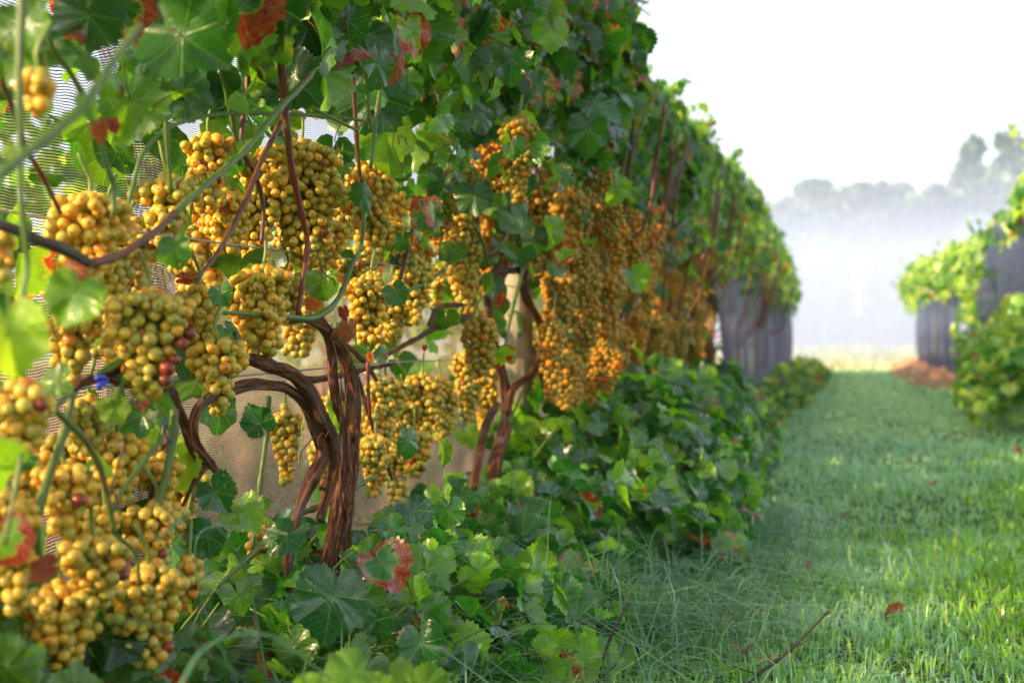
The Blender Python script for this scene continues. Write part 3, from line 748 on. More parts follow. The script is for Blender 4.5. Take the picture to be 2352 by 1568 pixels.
# ------------------------------------------------------------------ leaves one can tell apart, placed one by one
# (px, py, size_px, tip angle in the picture (0 = down, 90 = right), X, kind, face (yaw, pitch) away from the camera, width squeeze)
camdir = np.array(CROT @ Vector((0, 0, 1))); camx = np.array(CROT @ Vector((1, 0, 0))); camz = np.array([0, 0, 1.0])
def photo_leaf(vine, px, py, size, ang, X=-.74, key='leaf', face=(0, 0), sq=1.0, var=None):
    if key == 'leaf_red': size *= .75
    c = on(px, py, X); s = size / 2 / scale_at(c) * 1.12
    n = camdir + camx * math.tan(R(face[0])) + camz * math.tan(R(face[1]))
    tip = camx * math.sin(R(ang)) - camz * math.cos(R(ang))
    n = n / np.linalg.norm(n); t = tip - n * np.dot(tip, n); t /= np.linalg.norm(t)
    return one_leaf(vine, Vector(np.array(c) - t * s * .2), n, t, s, key, False, var, sq)
L = [(V0, 25, 790, 210, 10, -.60, 'leaf_sun', (20, 0), .9), (V0, 165, 690, 155, -20, -.66, 'leaf', (10, 10), 1), (V0, 404, 580, 92, 5, -.68, 'leaf', (0, 0), .95),
     (V0, 430, 212, 130, 80, -.68, 'leaf', (0, 62), 1), (V0, 300, 250, 190, 5, -.76, 'leaf', (25, 5), .9), (V0, 345, 130, 150, -30, -.78, 'leaf', (-10, 0), 1),
     (V0, 480, 70, 160, 20, -.74, 'leaf', (5, 15), 1), (V0, 440, 250, 110, 30, -.8, 'leaf', (0, 40), 1), (V0, 200, 55, 190, -10, -.78, 'leaf', (5, -10), 1),
     (V0, 60, 70, 170, 15, -.72, 'leaf', (-15, 10), 1), (V0, 100, 120, 110, 0, -.76, 'leaf', (0, 0), 1), (V0, 10, 150, 150, 0, -.78, 'leaf', (10, 0), 1), (V0, 290, 30, 160, 20, -.76, 'leaf', (20, 10), 1),
     (V0, 205, 245, 78, 10, -.54, 'leaf', (0, 10), .8), (V0, 228, 300, 70, 20, -.54, 'leaf_rust', (30, 0), .7), (V0, 90, 235, 50, -20, -.7, 'leaf', (0, 0), .8), (V0, 25, 345, 60, 90, -.64, 'leaf_sun', (0, 40), .9),
     (V1, 620, 25, 230, 5, -.72, 'leaf', (0, 20), 1), (V1, 700, 80, 150, -20, -.74, 'leaf', (10, 10), 1), (V1, 560, 150, 60, 10, -.74, 'leaf_sun', (30, 0), .5), (V1, 610, 215, 80, -20, -.82, 'leaf', (0, 0), 1),
     (V1, 545, 240, 70, 90, -.72, 'leaf_sun', (10, 50), .9), (V1, 560, 340, 40, 0, -.72, 'leaf', (0, 0), .9),
     (V1, 740, 655, 88, 5, -.79, 'leaf', (0, 0), 1), (V1, 590, 965, 92, -150, -.74, 'leaf_low', (0, -20), 1), (V1, 838, 455, 105, 0, -.72, 'leaf', (30, 30), .55), (V1, 912, 150, 110, -10, -.68, 'leaf_rust', (40, 0), .55),
     (V1, 945, 190, 80, 40, -.68, 'leaf', (10, 10), .8), (V1, 800, 60, 130, 10, -.70, 'leaf', (20, 0), .75), (V1, 870, 100, 180, 0, -.78, 'leaf', (0, 20), 1), (V1, 850, 240, 200, -20, -.82, 'leaf', (0, 10), 1),
     (V1, 885, 320, 170, 10, -.82, 'leaf', (10, 0), .9), (V1, 740, 10, 150, 10, -.72, 'leaf', (-10, 20), .9), (V1, 700, 170, 120, 0, -.84, 'leaf', (0, 0), 1), (V1, 510, 680, 64, 20, -.76, 'leaf_low', (0, 0), 1),
     (V0, 265, 940, 84, 20, -.78, 'leaf_sun', (0, 0), 1), (V0, 325, 960, 90, -10, -.8, 'leaf', (0, 20), 1), (V0, 400, 1080, 150, 30, -.85, 'leaf_sun', (0, 0), 1), (V0, 60, 1060, 80, 20, -.82, 'leaf', (0, 0), 1),
     (V0, 120, 880, 100, -70, -.74, 'leaf', (0, 30), 1), (V1, 800, 760, 70, 0, -.76, 'leaf_rust', (20, 0), .7), (V1, 790, 720, 40, 10, -.76, 'leaf_rust', (0, 0), .7),
     (V1, 850, 820, 40, 0, -.80, 'leaf_red', (0, 0), .7), (V1, 945, 785, 26, 0, -.82, 'leaf_red', (0, 0), .8), (V1, 975, 800, 24, 0, -.82, 'leaf_red', (0, 0), .8), (V1, 720, 700, 60, 90, -.81, 'leaf_red', (0, 0), .7), (V0, 170, 625, 110, 80, -.72, 'leaf_red', (0, 40), .7),
     (V0, 430, 640, 80, 90, -.84, 'leaf_red', (0, 20), .6), (V0, 275, 215, 60, 0, -.77, 'leaf_red', (10, 0), .5), (V0, 262, 290, 60, 10, -.77, 'leaf_red', (0, 0), .7), (V0, 180, 78, 80, 90, -.79, 'leaf_rust', (0, 20), .7),
     (V0, 100, 1310, 90, -60, -.72, 'leaf_rust', (0, 30), .8), (V0, 330, 930, 70, 60, -.8, 'leaf_red', (0, 20), .6),
     (V2, 1200, 340, 118, -10, -.62, 'leaf_low', (10, 5), 1), (V2, 1070, 180, 140, 20, -.70, 'leaf', (30, 20), .8), (V2, 1120, 110, 150, 0, -.66, 'leaf', (0, 0), .9), (V2, 1175, 150, 110, 0, -.62, 'leaf', (20, 20), .8),
     (V2, 1245, 200, 110, 20, -.60, 'leaf', (20, 20), .8), (V2, 1350, 310, 120, 0, -.58, 'leaf', (0, 0), .9), (V2, 1380, 240, 130, 60, -.56, 'leaf_low', (10, 45), .9), (V2, 1090, 460, 100, 10, -.72, 'leaf', (0, 10), 1),
     (V2, 985, 500, 110, 5, -.74, 'leaf', (10, 0), .8), (V2, 1010, 430, 100, -20, -.74, 'leaf', (0, 0), .8), (V2, 1120, 650, 60, 0, -.74, 'leaf_sun', (0, 0), .5), (V2, 1148, 690, 60, 0, -.76, 'leaf_red', (0, 0), .7),
     (V2, 1460, 640, 80, 20, -.56, 'leaf_low', (0, 30), 1), (V2, 1270, 80, 100, 0, -.58, 'leaf', (10, 10), 1), (V1, 940, 60, 120, 20, -.72, 'leaf', (20, 30), .8), (V1, 1000, 30, 130, -10, -.70, 'leaf', (0, 20), 1), (V1, 975, 110, 110, 10, -.74, 'leaf', (10, 0), 1),
     (V1, 940, 1020, 90, 10, -.72, 'leaf_low', (50, 10), .8), (V1, 1020, 1040, 80, 10, -.72, 'leaf_sun', (40, 0), .6)]
for l in L: photo_leaf(*l)

def pix(P):
    q = (P - np.array(CAM)) @ np.array(CROT); return 1176 + q[:, 0] / -q[:, 2] * FPX, 784 - q[:, 1] / -q[:, 2] * FPX

# ------------------------------------------------------------------ canopy of the left row
def canopy_samples(y0, y1, n, zlow, ztop, thick, outward=1.0, xc=ROWX):
    Y = rng.uniform(y0, y1, n)
    bulge = .05 * np.sin(Y * 2.1) + .04 * np.sin(Y * 5.3 + 1)
    u = rng.random(n) ** .8                                     # 0 bottom, 1 top
    zb = zlow + .05 * np.sin(Y * 3.3) + .05 * np.sin(Y * 7.7 + 2)
    zt = ztop + .07 * np.sin(Y * 1.7) + .05 * np.sin(Y * 4.9)
    Z = zb + (zt - zb) * u + rng.normal(0, .035, n)
    prof = np.sqrt(np.clip(1 - (2 * np.clip(u, 0, 1) - .9) ** 2 * .85, .1, 1))
    s = np.where(rng.random(n) < .72 * outward, 1, -1)
    xc = xc - .012 * np.clip(Y - 9, 0, 20) * (xc == ROWX)
    xc = xc - .04 * (xc == ROWX)
    X = xc + s * (thick + bulge) * prof * (1 - np.abs(rng.normal(0, .28, n)))
    return np.stack([X, Y, Z], 1), s
def canopy_frames(P, s, spread=.55):
    n = len(P)
    N = np.stack([s * 1.0, 0 * s - .25, .45 + 0.0 * s], 1) + rng.normal(0, spread, (n, 3))
    T = np.stack([s * .35, 0.0 * s, -1.0 + 0 * s], 1) + rng.normal(0, .45, (n, 3))
    return leaf_frame(N, T)

def place_canopy(y0, y1, n, zlow, ztop, thick, size, parts=300):
    P, s = canopy_samples(y0, y1, n, zlow, ztop, thick)
    S = rng.uniform(*size, n); Rm = canopy_frames(P, s)
    # the outermost, nearest ones become parts
    vis = P[:, 0] * 1.0 - .15 * P[:, 1] - .3 * np.abs(P[:, 2] - 1.0)
    return P, Rm, S, vis
allP, allR, allS = [], [], []
for (y0, y1, n, zl, zt, th, size) in [(.5, 1.55, 340, .97, 1.75, .26, (.050, .072)), (1.55, 2.7, 640, 1.0, 1.85, .25, (.046, .068)), (2.7, 4.2, 1100, 1.08, 1.68, .22, (.042, .066)), (4.2, 6.4, 1400, 1.07, 1.64, .19, (.042, .066)), (6.4, 9.2, 1450, 1.06, 1.64, .19, (.042, .064))]:
    P, Rm, S, vis = place_canopy(y0, y1, n, zl, zt, th, size)
    allP.append(P); allR.append(Rm); allS.append(S)
# hanging sprays that break up the lower edge
g = rng
for k in range(50):
    y = g.uniform(1.5, 9); m = g.integers(2, 6); z = 1.02 - .04 * np.arange(m) + g.normal(0, .01, m)
    y_ = y + np.cumsum(g.normal(0, .015, m)); x_ = ROWX + g.uniform(.0, .28) + g.normal(0, .04, m)
    P = np.stack([x_, y_, z], 1); allP.append(P); allR.append(canopy_frames(P, np.ones(m))); allS.append(g.uniform(.025, .05, m))
for k in range(110):
    y = g.uniform(3.0, 9.2); m = g.integers(4, 10); t = np.arange(m)
    lean = g.uniform(-.01, .03); P = np.stack([ROWX + g.uniform(-.1, .08) + lean * t + g.normal(0, .02, m), y + g.normal(0, .02, m) + g.uniform(-.02, .02) * t, 1.54 + t * g.uniform(.012, .024) + g.normal(0, .01, m)], 1)
    allP.append(P); allR.append(canopy_frames(P, np.ones(m), .8)); allS.append(np.linspace(.062, .03, m) * g.uniform(.8, 1.2))
    part_tube(vine_of(y), 'cane', M['cane_green'], [(P[0][0] - .02, P[0][1], 1.5), P[m // 2], P[-1]], [.003, .0024, .0014], seg=5, step=.04)
for (y0, y1, n, x0, x1, z0, z1, sz) in [(1.0, 2.7, 110, -.98, -.84, .30, .95, (.03, .055)), (2.7, 7.0, 230, -.92, -.60, .46, 1.03, (.025, .05)), (2.9, 8.0, 260, -1.04, -.90, .32, .8, (.04, .06)), (1.5, 4.2, 170, -1.02, -.90, .84, 1.16, (.035, .06)), (1.1, 2.8, 18, -.84, -.70, .38, .92, (.022, .04))]:
    P = np.stack([g.uniform(x0, x1, n), g.uniform(y0, y1, n), g.uniform(z0, z1, n)], 1)
    pxx, pyy = pix(P); ok = ~((np.abs(pxx - 640) < 110) & (np.abs(pyy - 940) < 150)) & ~((np.abs(pxx - 1190) < 40) & (np.abs(pyy - 830) < 160) & (P[:, 0] > -.9))
    P = P[ok]; allP.append(P); allR.append(canopy_frames(P, np.ones(len(P)), .7)); allS.append(g.uniform(sz[0], sz[1], len(P)))
P = np.vstack(allP); Rm = np.concatenate(allR); S = np.concatenate(allS)
vi = np.clip(np.round((P[:, 1] - 1.13) / 1.07), 0, NV - 1).astype(int)
for i in range(NV):
    idx = np.where(vi == i)[0]
    if not len(idx): continue
    score = P[idx, 0] * 2.0 - .5 * np.abs(P[idx, 2] - 1.1) + S[idx] * 4
    order = idx[np.argsort(-score)]
    have = sum(1 for c in VINES[i].children if c.name.startswith('leaf'))
    top, rest = order[:295 - have], order[295 - have:]
    for j in top:
        key = 'leaf' if rng.random() > .03 else 'leaf_rust'
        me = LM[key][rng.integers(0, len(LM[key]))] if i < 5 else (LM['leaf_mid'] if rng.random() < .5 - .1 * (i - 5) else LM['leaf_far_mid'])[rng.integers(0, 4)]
        o = link('leaf', me, VINES[i])
        o.matrix_local = Matrix.Translation(Vector(P[j]) - VINES[i].location) @ Matrix([list(r) for r in Rm[j]]).to_4x4() @ Matrix.Scale(float(S[j]), 4)
    if len(rest):
        o = joined_leaves('foliage', P[rest], Rm[rest], S[rest], M['leaf'] if i < 4 else M['leaf_far'], TPL_MID, VINES[i], VINES[i].location); o['kind'] = 'stuff'  # paler leaf colour paints sunlit foliage on the farther vines
# far end of the left row: leaves of each netted vine as one mass
for i in range(NV):
    y = vine_y[i]
    if y < 8.8: continue
    n = 420 if y < 14 else 300
    P, s = canopy_samples(y - .6, y + .6, n, .88, 1.70, .26); S = rng.uniform(.045, .075, n)
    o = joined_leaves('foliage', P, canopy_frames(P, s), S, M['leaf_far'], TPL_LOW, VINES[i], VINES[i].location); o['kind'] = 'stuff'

# ------------------------------------------------------------------ undergrowth at the foot of the row
def shoots(y0, y1, x0, x1, h, n, label, size, parts=0, key='leaf_low', seedk=0, group='leafy low shoots at the foot of the left row', cat='undergrowth', farmat='leaf_low', bias=1.0):
    c = Vector(((x0 + x1) / 2, (y0 + y1) / 2, 0))
    root = empty('low_shrub', c, label=label, cat=cat, group=group)
    u = rng.random(n); v = rng.random(n)
    X = x0 + (x1 - x0) * u; Y = y0 + (y1 - y0) * v
    dome = np.sqrt(np.clip(1 - ((u - .35) / .68) ** 2, .05, 1)) * (0.75 + .25 * np.sin(Y * 6 + seedk))
    Z = h * dome * (1 - np.abs(rng.normal(0, .25, n))); Z = np.clip(Z, .02, h * 1.1)
    P = np.stack([X, Y, Z], 1); S = rng.uniform(*size, n)
    qx, qy = pix(P); ok = ~((np.abs(qx - 768) < 78) & (qy > 1080) & (qy < 1290) & (X > -.84))   # the trunk stands clear of the leaves
    P, S, X, Z = P[ok], S[ok], X[ok], Z[ok]; n = len(P)
    N = np.stack([np.full(n, .45 * bias), np.full(n, -.25), np.full(n, .80)], 1) + rng.normal(0, .58, (n, 3))
    T = np.stack([np.full(n, .7 * bias), np.full(n, -.1), np.full(n, -.5)], 1) + rng.normal(0, .5, (n, 3))
    Rm = leaf_frame(N, T)
    order = np.argsort(-(Z + X * .6 * bias)); top, rest = order[:parts], order[parts:]
    for j in top:
        k2 = key if rng.random() > .004 else 'leaf_rust'
        lst = LM[k2]
        o = link('leaf', lst[rng.integers(0, len(lst))], root)
        o.matrix_local = Matrix.Translation(Vector(P[j]) - c) @ Matrix([list(r) for r in Rm[j]]).to_4x4() @ Matrix.Scale(float(S[j]), 4)
    if len(rest):
        o = joined_leaves('foliage', P[rest], Rm[rest], S[rest], M[farmat], TPL_MID if y0 < 9 else TPL_LOW, root, c); o['kind'] = 'stuff'
    a = Acc()
    for k in range(9 if y0 < 6 else 5):
        px_, py_ = random.uniform(x0, x0 + (x1 - x0) * .6), random.uniform(y0, y1)
        q = Vector((px_, py_, 0)) - c; e = Vector((random.uniform(.02, .12) * bias, random.uniform(-.08, .08), h * random.uniform(.5, .8)))
        a.add(tube([q, q + Vector((e.x * .2, e.y * .3, e.z * .6)), q + e], [.003, .0025, .0015], seg=5, step=.03))
    link('stem', a.mesh('stem', M['stalk']), root)
    return root, P
low_labels = ['low broad-leaved shoots spilling forward at the foot of the leftmost vine', 'glossy broad-leaved shoots around the base of the twisted foreground trunk',
              'dewy leafy shoots between the foreground trunk and the post', 'dense dark green leafy shoots at the foot of the wooden post', 'rounded leafy mound just beyond the wooden post',
              'yellowish green leafy mound spilling onto the lawn beyond the post']
shoots(.95, 1.9, -1.03, -.70, .36, 380, low_labels[0], (.035, .055), 290, key='leaf')
shoots(1.8, 2.6, -1.0, -.36, .30, 420, low_labels[1], (.034, .058), 290, seedk=1)
shoots(2.5, 3.3, -.95, -.42, .27, 360, low_labels[2], (.036, .060), 290, seedk=2)
shoots(3.25, 4.4, -.9, -.24, .50, 1100, low_labels[3], (.026, .054), 295, seedk=3)
shoots(4.35, 5.6, -.9, -.26, .53, 1200, low_labels[4], (.026, .054), 295, seedk=4)
shoots(5.5, 7.0, -.9, -.30, .50, 1200, low_labels[5], (.026, .054), 280, seedk=5)
shoots(6.9, 8.6, -.9, -.40, .34, 520, 'blurred leafy mound in front of the first purple net', (.03, .05), 200, seedk=6)
shoots(11.8, 15.8, 1.12, 2.0, 1.15, 1500, 'tall leafy growth filling the gap between the two right nets', (.045, .07), 0, seedk=11, farmat='leaf_far', group='leafy growth at the foot of the right row', bias=-1.0)
shoots(8.5, 11.0, -.85, -.38, .30, 600, 'low leafy growth along the near foot of the left purple net', (.035, .06), 0, seedk=7, farmat='leaf_far')
shoots(11.0, 15.0, -.8, -.3, .28, 700, 'low leafy growth along the middle foot of the left purple net', (.04, .07), 0, seedk=8, farmat='leaf_far')
shoots(15.0, 22.6, -.85, -.2, .26, 900, 'low pale growth trailing off at the misty end of the left row', (.05, .08), 0, seedk=9, farmat='leaf_far')

# single conspicuous leaves of the undergrowth in front
fore = empty('low_shoot', on(800, 1620, -.6), label='low shoot with large dark green leaves in front of the foreground trunk', cat='shoot')
for l in [(760, 1388, 200, -10, -.66, 'leaf_low', (5, 10), 1), (885, 1305, 140, 30, -.60, 'leaf_low', (10, 40), 1), (905, 1222, 86, 30, -.64, 'leaf_low', (20, 20), .8), (960, 1180, 110, 40, -.66, 'leaf_low', (10, 30), 1),
          (1030, 1180, 90, 0, -.64, 'leaf_low', (10, 0), .9), (1112, 1262, 60, 30, -.58, 'leaf_low', (10, 30), 1), (1070, 1270, 66, -20, -.58, 'leaf_low', (0, 20), 1), (970, 1490, 130, 10, -.54, 'leaf_low', (0, 10), 1),
          (1090, 1500, 170, 40, -.54, 'leaf_low', (30, 30), .8), (1190, 1440, 170, 10, -.50, 'leaf_low', (0, 20), 1), (1000, 1405, 100, 60, -.56, 'leaf_low', (20, 50), 1), (1240, 1375, 90, 20, -.50, 'leaf_low', (30, 0), .8),
          (870, 1430, 90, 10, -.62, 'leaf_low', (0, 0), .9), (1160, 1350, 110, 20, -.54, 'leaf_low', (20, 40), 1), (560, 1180, 120, 50, -.78, 'leaf_low', (0, 50), 1),
          (500, 1140, 110, 30, -.8, 'leaf_low', (0, 20), 1), (650, 1240, 110, -30, -.74, 'leaf_low', (0, 40), 1), (470, 1240, 110, -30, -.8, 'leaf_low', (0, 10), 1), (1005, 1310, 60, 30, -.62, 'leaf_rust', (40, 20), .6)]:
    photo_leaf(fore, *l)
part_tube(fore, 'stem', M['cane_green'], [on(800, 1640, -.7), on(880, 1450, -.62), on(960, 1380, -.6), on(1080, 1330, -.57)], [.003, .003, .002], seg=6, step=.02)
part_tube(fore, 'stem', M['stalk'], [on(880, 1640, -.6), on(1000, 1560, -.55), on(1150, 1500, -.52), on(1260, 1420, -.5)], [.003, .003, .002], seg=6, step=.02)
sunny = empty('low_shoot', on(880, 1680, -.45), label='bright yellow green leaves poking up at the bottom edge', cat='shoot')
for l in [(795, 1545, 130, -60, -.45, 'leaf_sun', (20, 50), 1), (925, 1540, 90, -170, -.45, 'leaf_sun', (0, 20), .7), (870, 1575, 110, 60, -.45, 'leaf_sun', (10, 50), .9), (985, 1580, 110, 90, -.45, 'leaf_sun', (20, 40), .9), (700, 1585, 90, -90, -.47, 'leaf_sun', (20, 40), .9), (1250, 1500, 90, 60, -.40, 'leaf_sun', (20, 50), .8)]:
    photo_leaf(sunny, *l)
part_tube(sunny, 'stem', M['cane_green'], [on(860, 1800, -.47), on(870, 1650, -.46), on(880, 1570, -.455)], [.002, .002, .0015], seg=6, step=.02)

# arching single grasses with seed heads
for k, (pts, X, lab) in enumerate([([(760, 1600), (785, 1480), (770, 1400), (700, 1330)], -.62, 'thin seed stalk leaning left in front of the trunk base'),
                                   ([(790, 1600), (800, 1500), (806, 1410)], -.60, 'upright thin seed stalk beside the big dark leaf'),
                                   ([(1325, 1420), (1250, 1400), (1255, 1300), (1265, 1140)], -.46, 'tall thin seed stalk standing over the long grass'),
                                   ([(620, 1600), (560, 1300), (450, 1180), (360, 1240)], -.62, 'long dry grass stalk arching over the lower left bunches'),
                                   ([(560, 1600), (470, 1400), (455, 1230), (560, 1210), (660, 1230)], -.66, 'straw coloured grass stalk bending right below the arched arm'),
                                   ([(400, 1600), (480, 1480), (620, 1460), (760, 1560)], -.45, 'blurred yellow grass blade arching across the bottom left'),
                                   ([(30, 1470), (90, 1500), (120, 1600)], -.45, 'short straw coloured grass blade in the bottom left corner'),
                                   ([(250, 1420), (360, 1440), (480, 1500), (600, 1590)], -.45, 'blurred pale grass blade crossing the lowest bunch')]):
    r = empty('grass_stalk', on(pts[0][0], pts[0][1], X), label=lab, cat='grass stalk', group='single grass stalks in front of the vines')
    part_tube(r, 'stalk', M['grass_long'], [on(p[0], p[1], X) for p in pts], [.0012, .0010, .0006], seg=4, step=.01)
    if k < 5:
        a = Acc(); e = on(pts[-1][0], pts[-1][1], X) - r.location; f = on(pts[-2][0], pts[-2][1], X) - r.location
        for q in range(22):
            t = .35 + .65 * q / 21; c = f.lerp(e, t); a.add(tube([c, c + Vector((random.uniform(-.002, .002), random.uniform(-.002, .002), .004))], [.0008, .0004], seg=4, step=.002))
        link('seed_head', a.mesh('seed_head', M['grass_long']), r)

# ------------------------------------------------------------------ grape bunches
def sphere(nu, nv):
    V = [(0, 0, 1)]
    for j in range(1, nv):
        p = math.pi * j / nv
        for i in range(nu):
            a = 2 * math.pi * i / nu; V.append((math.sin(p) * math.cos(a), math.sin(p) * math.sin(a), math.cos(p)))
    V.append((0, 0, -1)); V = np.array(V)
    F3, F4 = [], []
    for i in range(nu): F3.append((0, 1 + i, 1 + (i + 1) % nu)); F3.append((len(V) - 1, len(V) - 1 - nu + (i + 1) % nu, len(V) - 1 - nu + i))
    for j in range(nv - 2):
        for i in range(nu): a = 1 + j * nu; F4.append((a + i, a + nu + i, a + nu + (i + 1) % nu, a + (i + 1) % nu))
    return V, np.array(F3), np.array(F4)
def berry_mesh(mat, var):
    V, F3, F4 = sphere(20, 12); pole = -V[:, 2]
    g = np.random.default_rng(var)
    W = V * np.array([1, 1, g.uniform(.98, 1.08)]) * (1 + .015 * np.sin(V[:, :1] * 3 + var) + .012 * np.cos(V[:, 1:2] * 4))
    W[-1, 2] *= .97
    return fmesh('berry', W, [F3, F4], mat, attrs={'pole': pole})
BM = [berry_mesh(M['berry'], v) for v in range(3)]
BR = berry_mesh(M['berry_red'], 5)

def bunch_points(Lh, W, seed, wing=0.0, br=.0079, skew=0.0):
    g = np.random.default_rng(seed)
    pts = np.zeros((0, 3)); rad = np.zeros(0)
    ph = g.uniform(0, 6.28, 4)
    tries = int(1500 + 2100 * (Lh / .2) * (W / .12))
    for _ in range(tries):
        t = g.random() ** .9; r = br * g.uniform(.80, 1.08)
        if g.random() < .03: r *= .65
        prof = (min(1, (t / .16 + .25)) if t < .12 else 1.0) * (1 - .72 * max(0, t - .22) ** 1.15)
        a = g.uniform(0, 6.28)
        lump = 1 + .16 * math.sin(2 * a + ph[0] + 5 * t) + .14 * math.sin(3 * a + ph[1]) + .12 * math.sin(t * 17 + ph[2])
        Rm_ = max(.004, W / 2 * prof * lump - r)
        rho = Rm_ * math.sqrt(g.uniform(.25, 1))
        p = np.array([rho * math.cos(a) * .82, rho * math.sin(a), -t * Lh])
        p[1] += skew * t * Lh
        if wing and t < .35 and g.random() < .5: p[1] += wing * g.uniform(.3, 1) * W
        if len(pts):
            d = np.linalg.norm(pts - p, axis=1)
            if np.any(d < .80 * (rad + r)): continue
        pts = np.vstack([pts, p]); rad = np.append(rad, r)
    return pts, rad

def bunch_stem(pts, rad, Lh, skew, up=.045, seed=0, all_=True):
    a = Acc(); g = random.Random(seed)
    axis = lambda t: Vector((0, skew * t * Lh, -t * Lh))
    a.add(tube([Vector((g.uniform(-.008, .008), g.uniform(-.02, .02), up)), Vector((0, g.uniform(-.008, .008), up * .4)), axis(0), axis(.4), axis(.9)], [.0026, .0024, .0026, .0018, .001], seg=6, step=.01, seed=seed))
    if all_:
        for i in range(0, len(pts)):
            p = Vector(pts[i]); t = max(0, min(.95, -p.z / Lh - .07)); q = axis(t)
            a.add(tube([q, q.lerp(p, .5) + Vector((0, 0, -.002)), p], [.0010, .0008, .0010], seg=4, step=.02))
    return a.mesh('stem', M['stalk'])

def bunch_object(pos, Lh, W, seed, label, group, single=True, wing=0.0, skew=0.0, reds=0, br=.0082, rot=0.0, warm=0.0):
    pts, rad = bunch_points(Lh, W, seed, wing, br, skew)
    root = empty('grape_bunch', pos, label=label, cat='grapes', group=group); root.rotation_euler.z = rot
    link('stem', bunch_stem(pts, rad, Lh, skew, seed=seed), root)
    g = np.random.default_rng(seed + 1)
    redset = set(); u_ = g.random(); tint = (.78 + .22 * u_, .88 + .04 * u_, .8 - .2 * u_, 1)
    if reds:
        f = np.argsort(-(pts[:, 0] * 1.0 - pts[:, 1] * .2 - .5 * np.abs(pts[:, 2] + Lh * .75)))[:reds]; redset = set(int(x) for x in f)
    for i in range(len(pts)):
        o = bpy.data.objects.new('berry', BR if i in redset else BM[i % 3]); COL.objects.link(o); o.parent = root
        out = Vector((pts[i][0], pts[i][1] - skew * -pts[i][2], -.012 + .006 * g.normal())) + Vector(g.normal(0, .006, 3))
        q = (-out).to_track_quat('Z', 'Y')
        o.location = pts[i]; o.rotation_mode = 'QUATERNION'; o.rotation_quaternion = q; s = rad[i]; o.scale = (s, s, s); o.color = tint
    return root

near = [ # cx, top, bottom, width, X, label, wing, reds
    (205, 440, 640, 230, -.80, 'wide golden bunch behind the grey arm at far left, its left side brightest', .25, 0),
    (385, 395, 560, 150, -.84, 'golden bunch with one berry sticking up, right of the widest left bunch', .2, 0),
    (478, 300, 475, 130, -.84, 'highest bunch on the left, crossed by the diagonal green cane', .1, 1),
    (695, 315, 610, 190, -.82, 'largest bunch, long and full, behind the dark red cane', .05, 1),
    (520, 430, 575, 125, -.86, 'small olive bunch between the diagonal cane and the largest bunch', 0, 0),
    (752, 500, 625, 90, -.84, 'narrow bunch under the right side of the largest bunch', 0, 0),
    (340, 660, 912, 215, -.76, 'heavy pointed bunch with dark red overripe berries near its tip', .12, 6),
    (605, 602, 812, 145, -.78, 'conical olive gold bunch hanging left of the red cane above the arched arms', .05, 0),
    (500, 770, 945, 135, -.80, 'long tapering bunch whose tip hangs over the arched arm', .1, 0),
    (455, 650, 850, 110, -.84, 'yellow green bunch squeezed behind the heavy pointed bunch', 0, 0),
    (165, 700, 870, 130, -.84, 'loose sparse bunch behind the mottled leaf at left', 0, 0),
    (60, 870, 1030, 165, -.74, 'shaded olive bunch at the left edge under the bright leaf', 0, 1),
    (852, 620, 785, 110, -.80, 'amber bunch just right of the twisted trunk top', 0, 0),
    (945, 575, 740, 90, -.82, 'sunlit orange bunch rising beside the wire, right of the trunk', 0, 0),
    (870, 500, 605, 120, -.88, 'dim bunch above the wire, right of the pale hanging leaf', 0, 0),
    (150, 1060, 1225, 150, -.78, 'orange lit bunch above the crossing green canes at lower left', .1, 1),
    (270, 990, 1150, 130, -.84, 'sunlit loose bunch in front of the net between two green canes', 0, 0),
    (370, 1040, 1160, 110, -.84, 'small glowing bunch left of the sawn dark head', 0, 0),
    (355, 1150, 1300, 150, -.80, 'ragged bunch with open berries and brown stalks, lower left', .1, 1),
    (25, 1120, 1410, 130, -.76, 'long bunch cut by the left edge of the picture', 0, 0),
    (215, 1225, 1390, 165, -.76, 'round bunch with one bright red berry, second from the bottom left', 0, 1),
    (340, 1290, 1520, 190, -.76, 'large low bunch hanging above the grass at bottom left', .08, 1),
    (140, 1330, 1550, 170, -.80, 'dark shaded bunch nearest the ground at bottom left', 0, 0),
    (655, 925, 1110, 80, -.90, 'small backlit bunch behind the arched arm of the trunk', 0, 0),
    (5, 520, 650, 70, -.72, 'half hidden bunch at the very left edge beside the grey arm', 0, 0),
    (600, 1200, 1300, 80, -.88, 'small shaded bunch under the long green cane', 0, 0),
    (862, 990, 1110, 90, -.84, 'low bunch beside the right flank of the foreground trunk', 0, 0),
    (435, 1270, 1370, 90, -.80, 'small bunch in the grass right of the large low one', 0, 1),
    (90, 160, 250, 70, -.66, 'three blurred green berries hanging at top left', 0, 0),
    (885, 860, 1010, 95, -.86, 'dim amber bunch right of the trunk below the scarlet leaf', 0, 0),
    (970, 850, 1010, 110, -.84, 'amber bunch below the lower wire, midway to the slender trunk', .1, 1),
    (1060, 470, 700, 110, -.80, 'long amber bunch hanging left of the slender forked trunk', .05, 0),
    (1075, 790, 960, 95, -.82, 'golden bunch below the horizontal arm left of the forked trunk', 0, 0),
    (1115, 830, 1000, 80, -.86, 'narrow bunch directly behind the forked trunk', 0, 0),
    (1180, 370, 510, 110, -.78, 'bunch under the dark star shaped leaf by the post top', 0, 0),
    (1175, 490, 600, 110, -.80, 'bunch covering the upper part of the wooden post', .1, 0),
    (950, 980, 1090, 80, -.84, 'small low bunch behind the folded pale leaf', 0, 1),
]
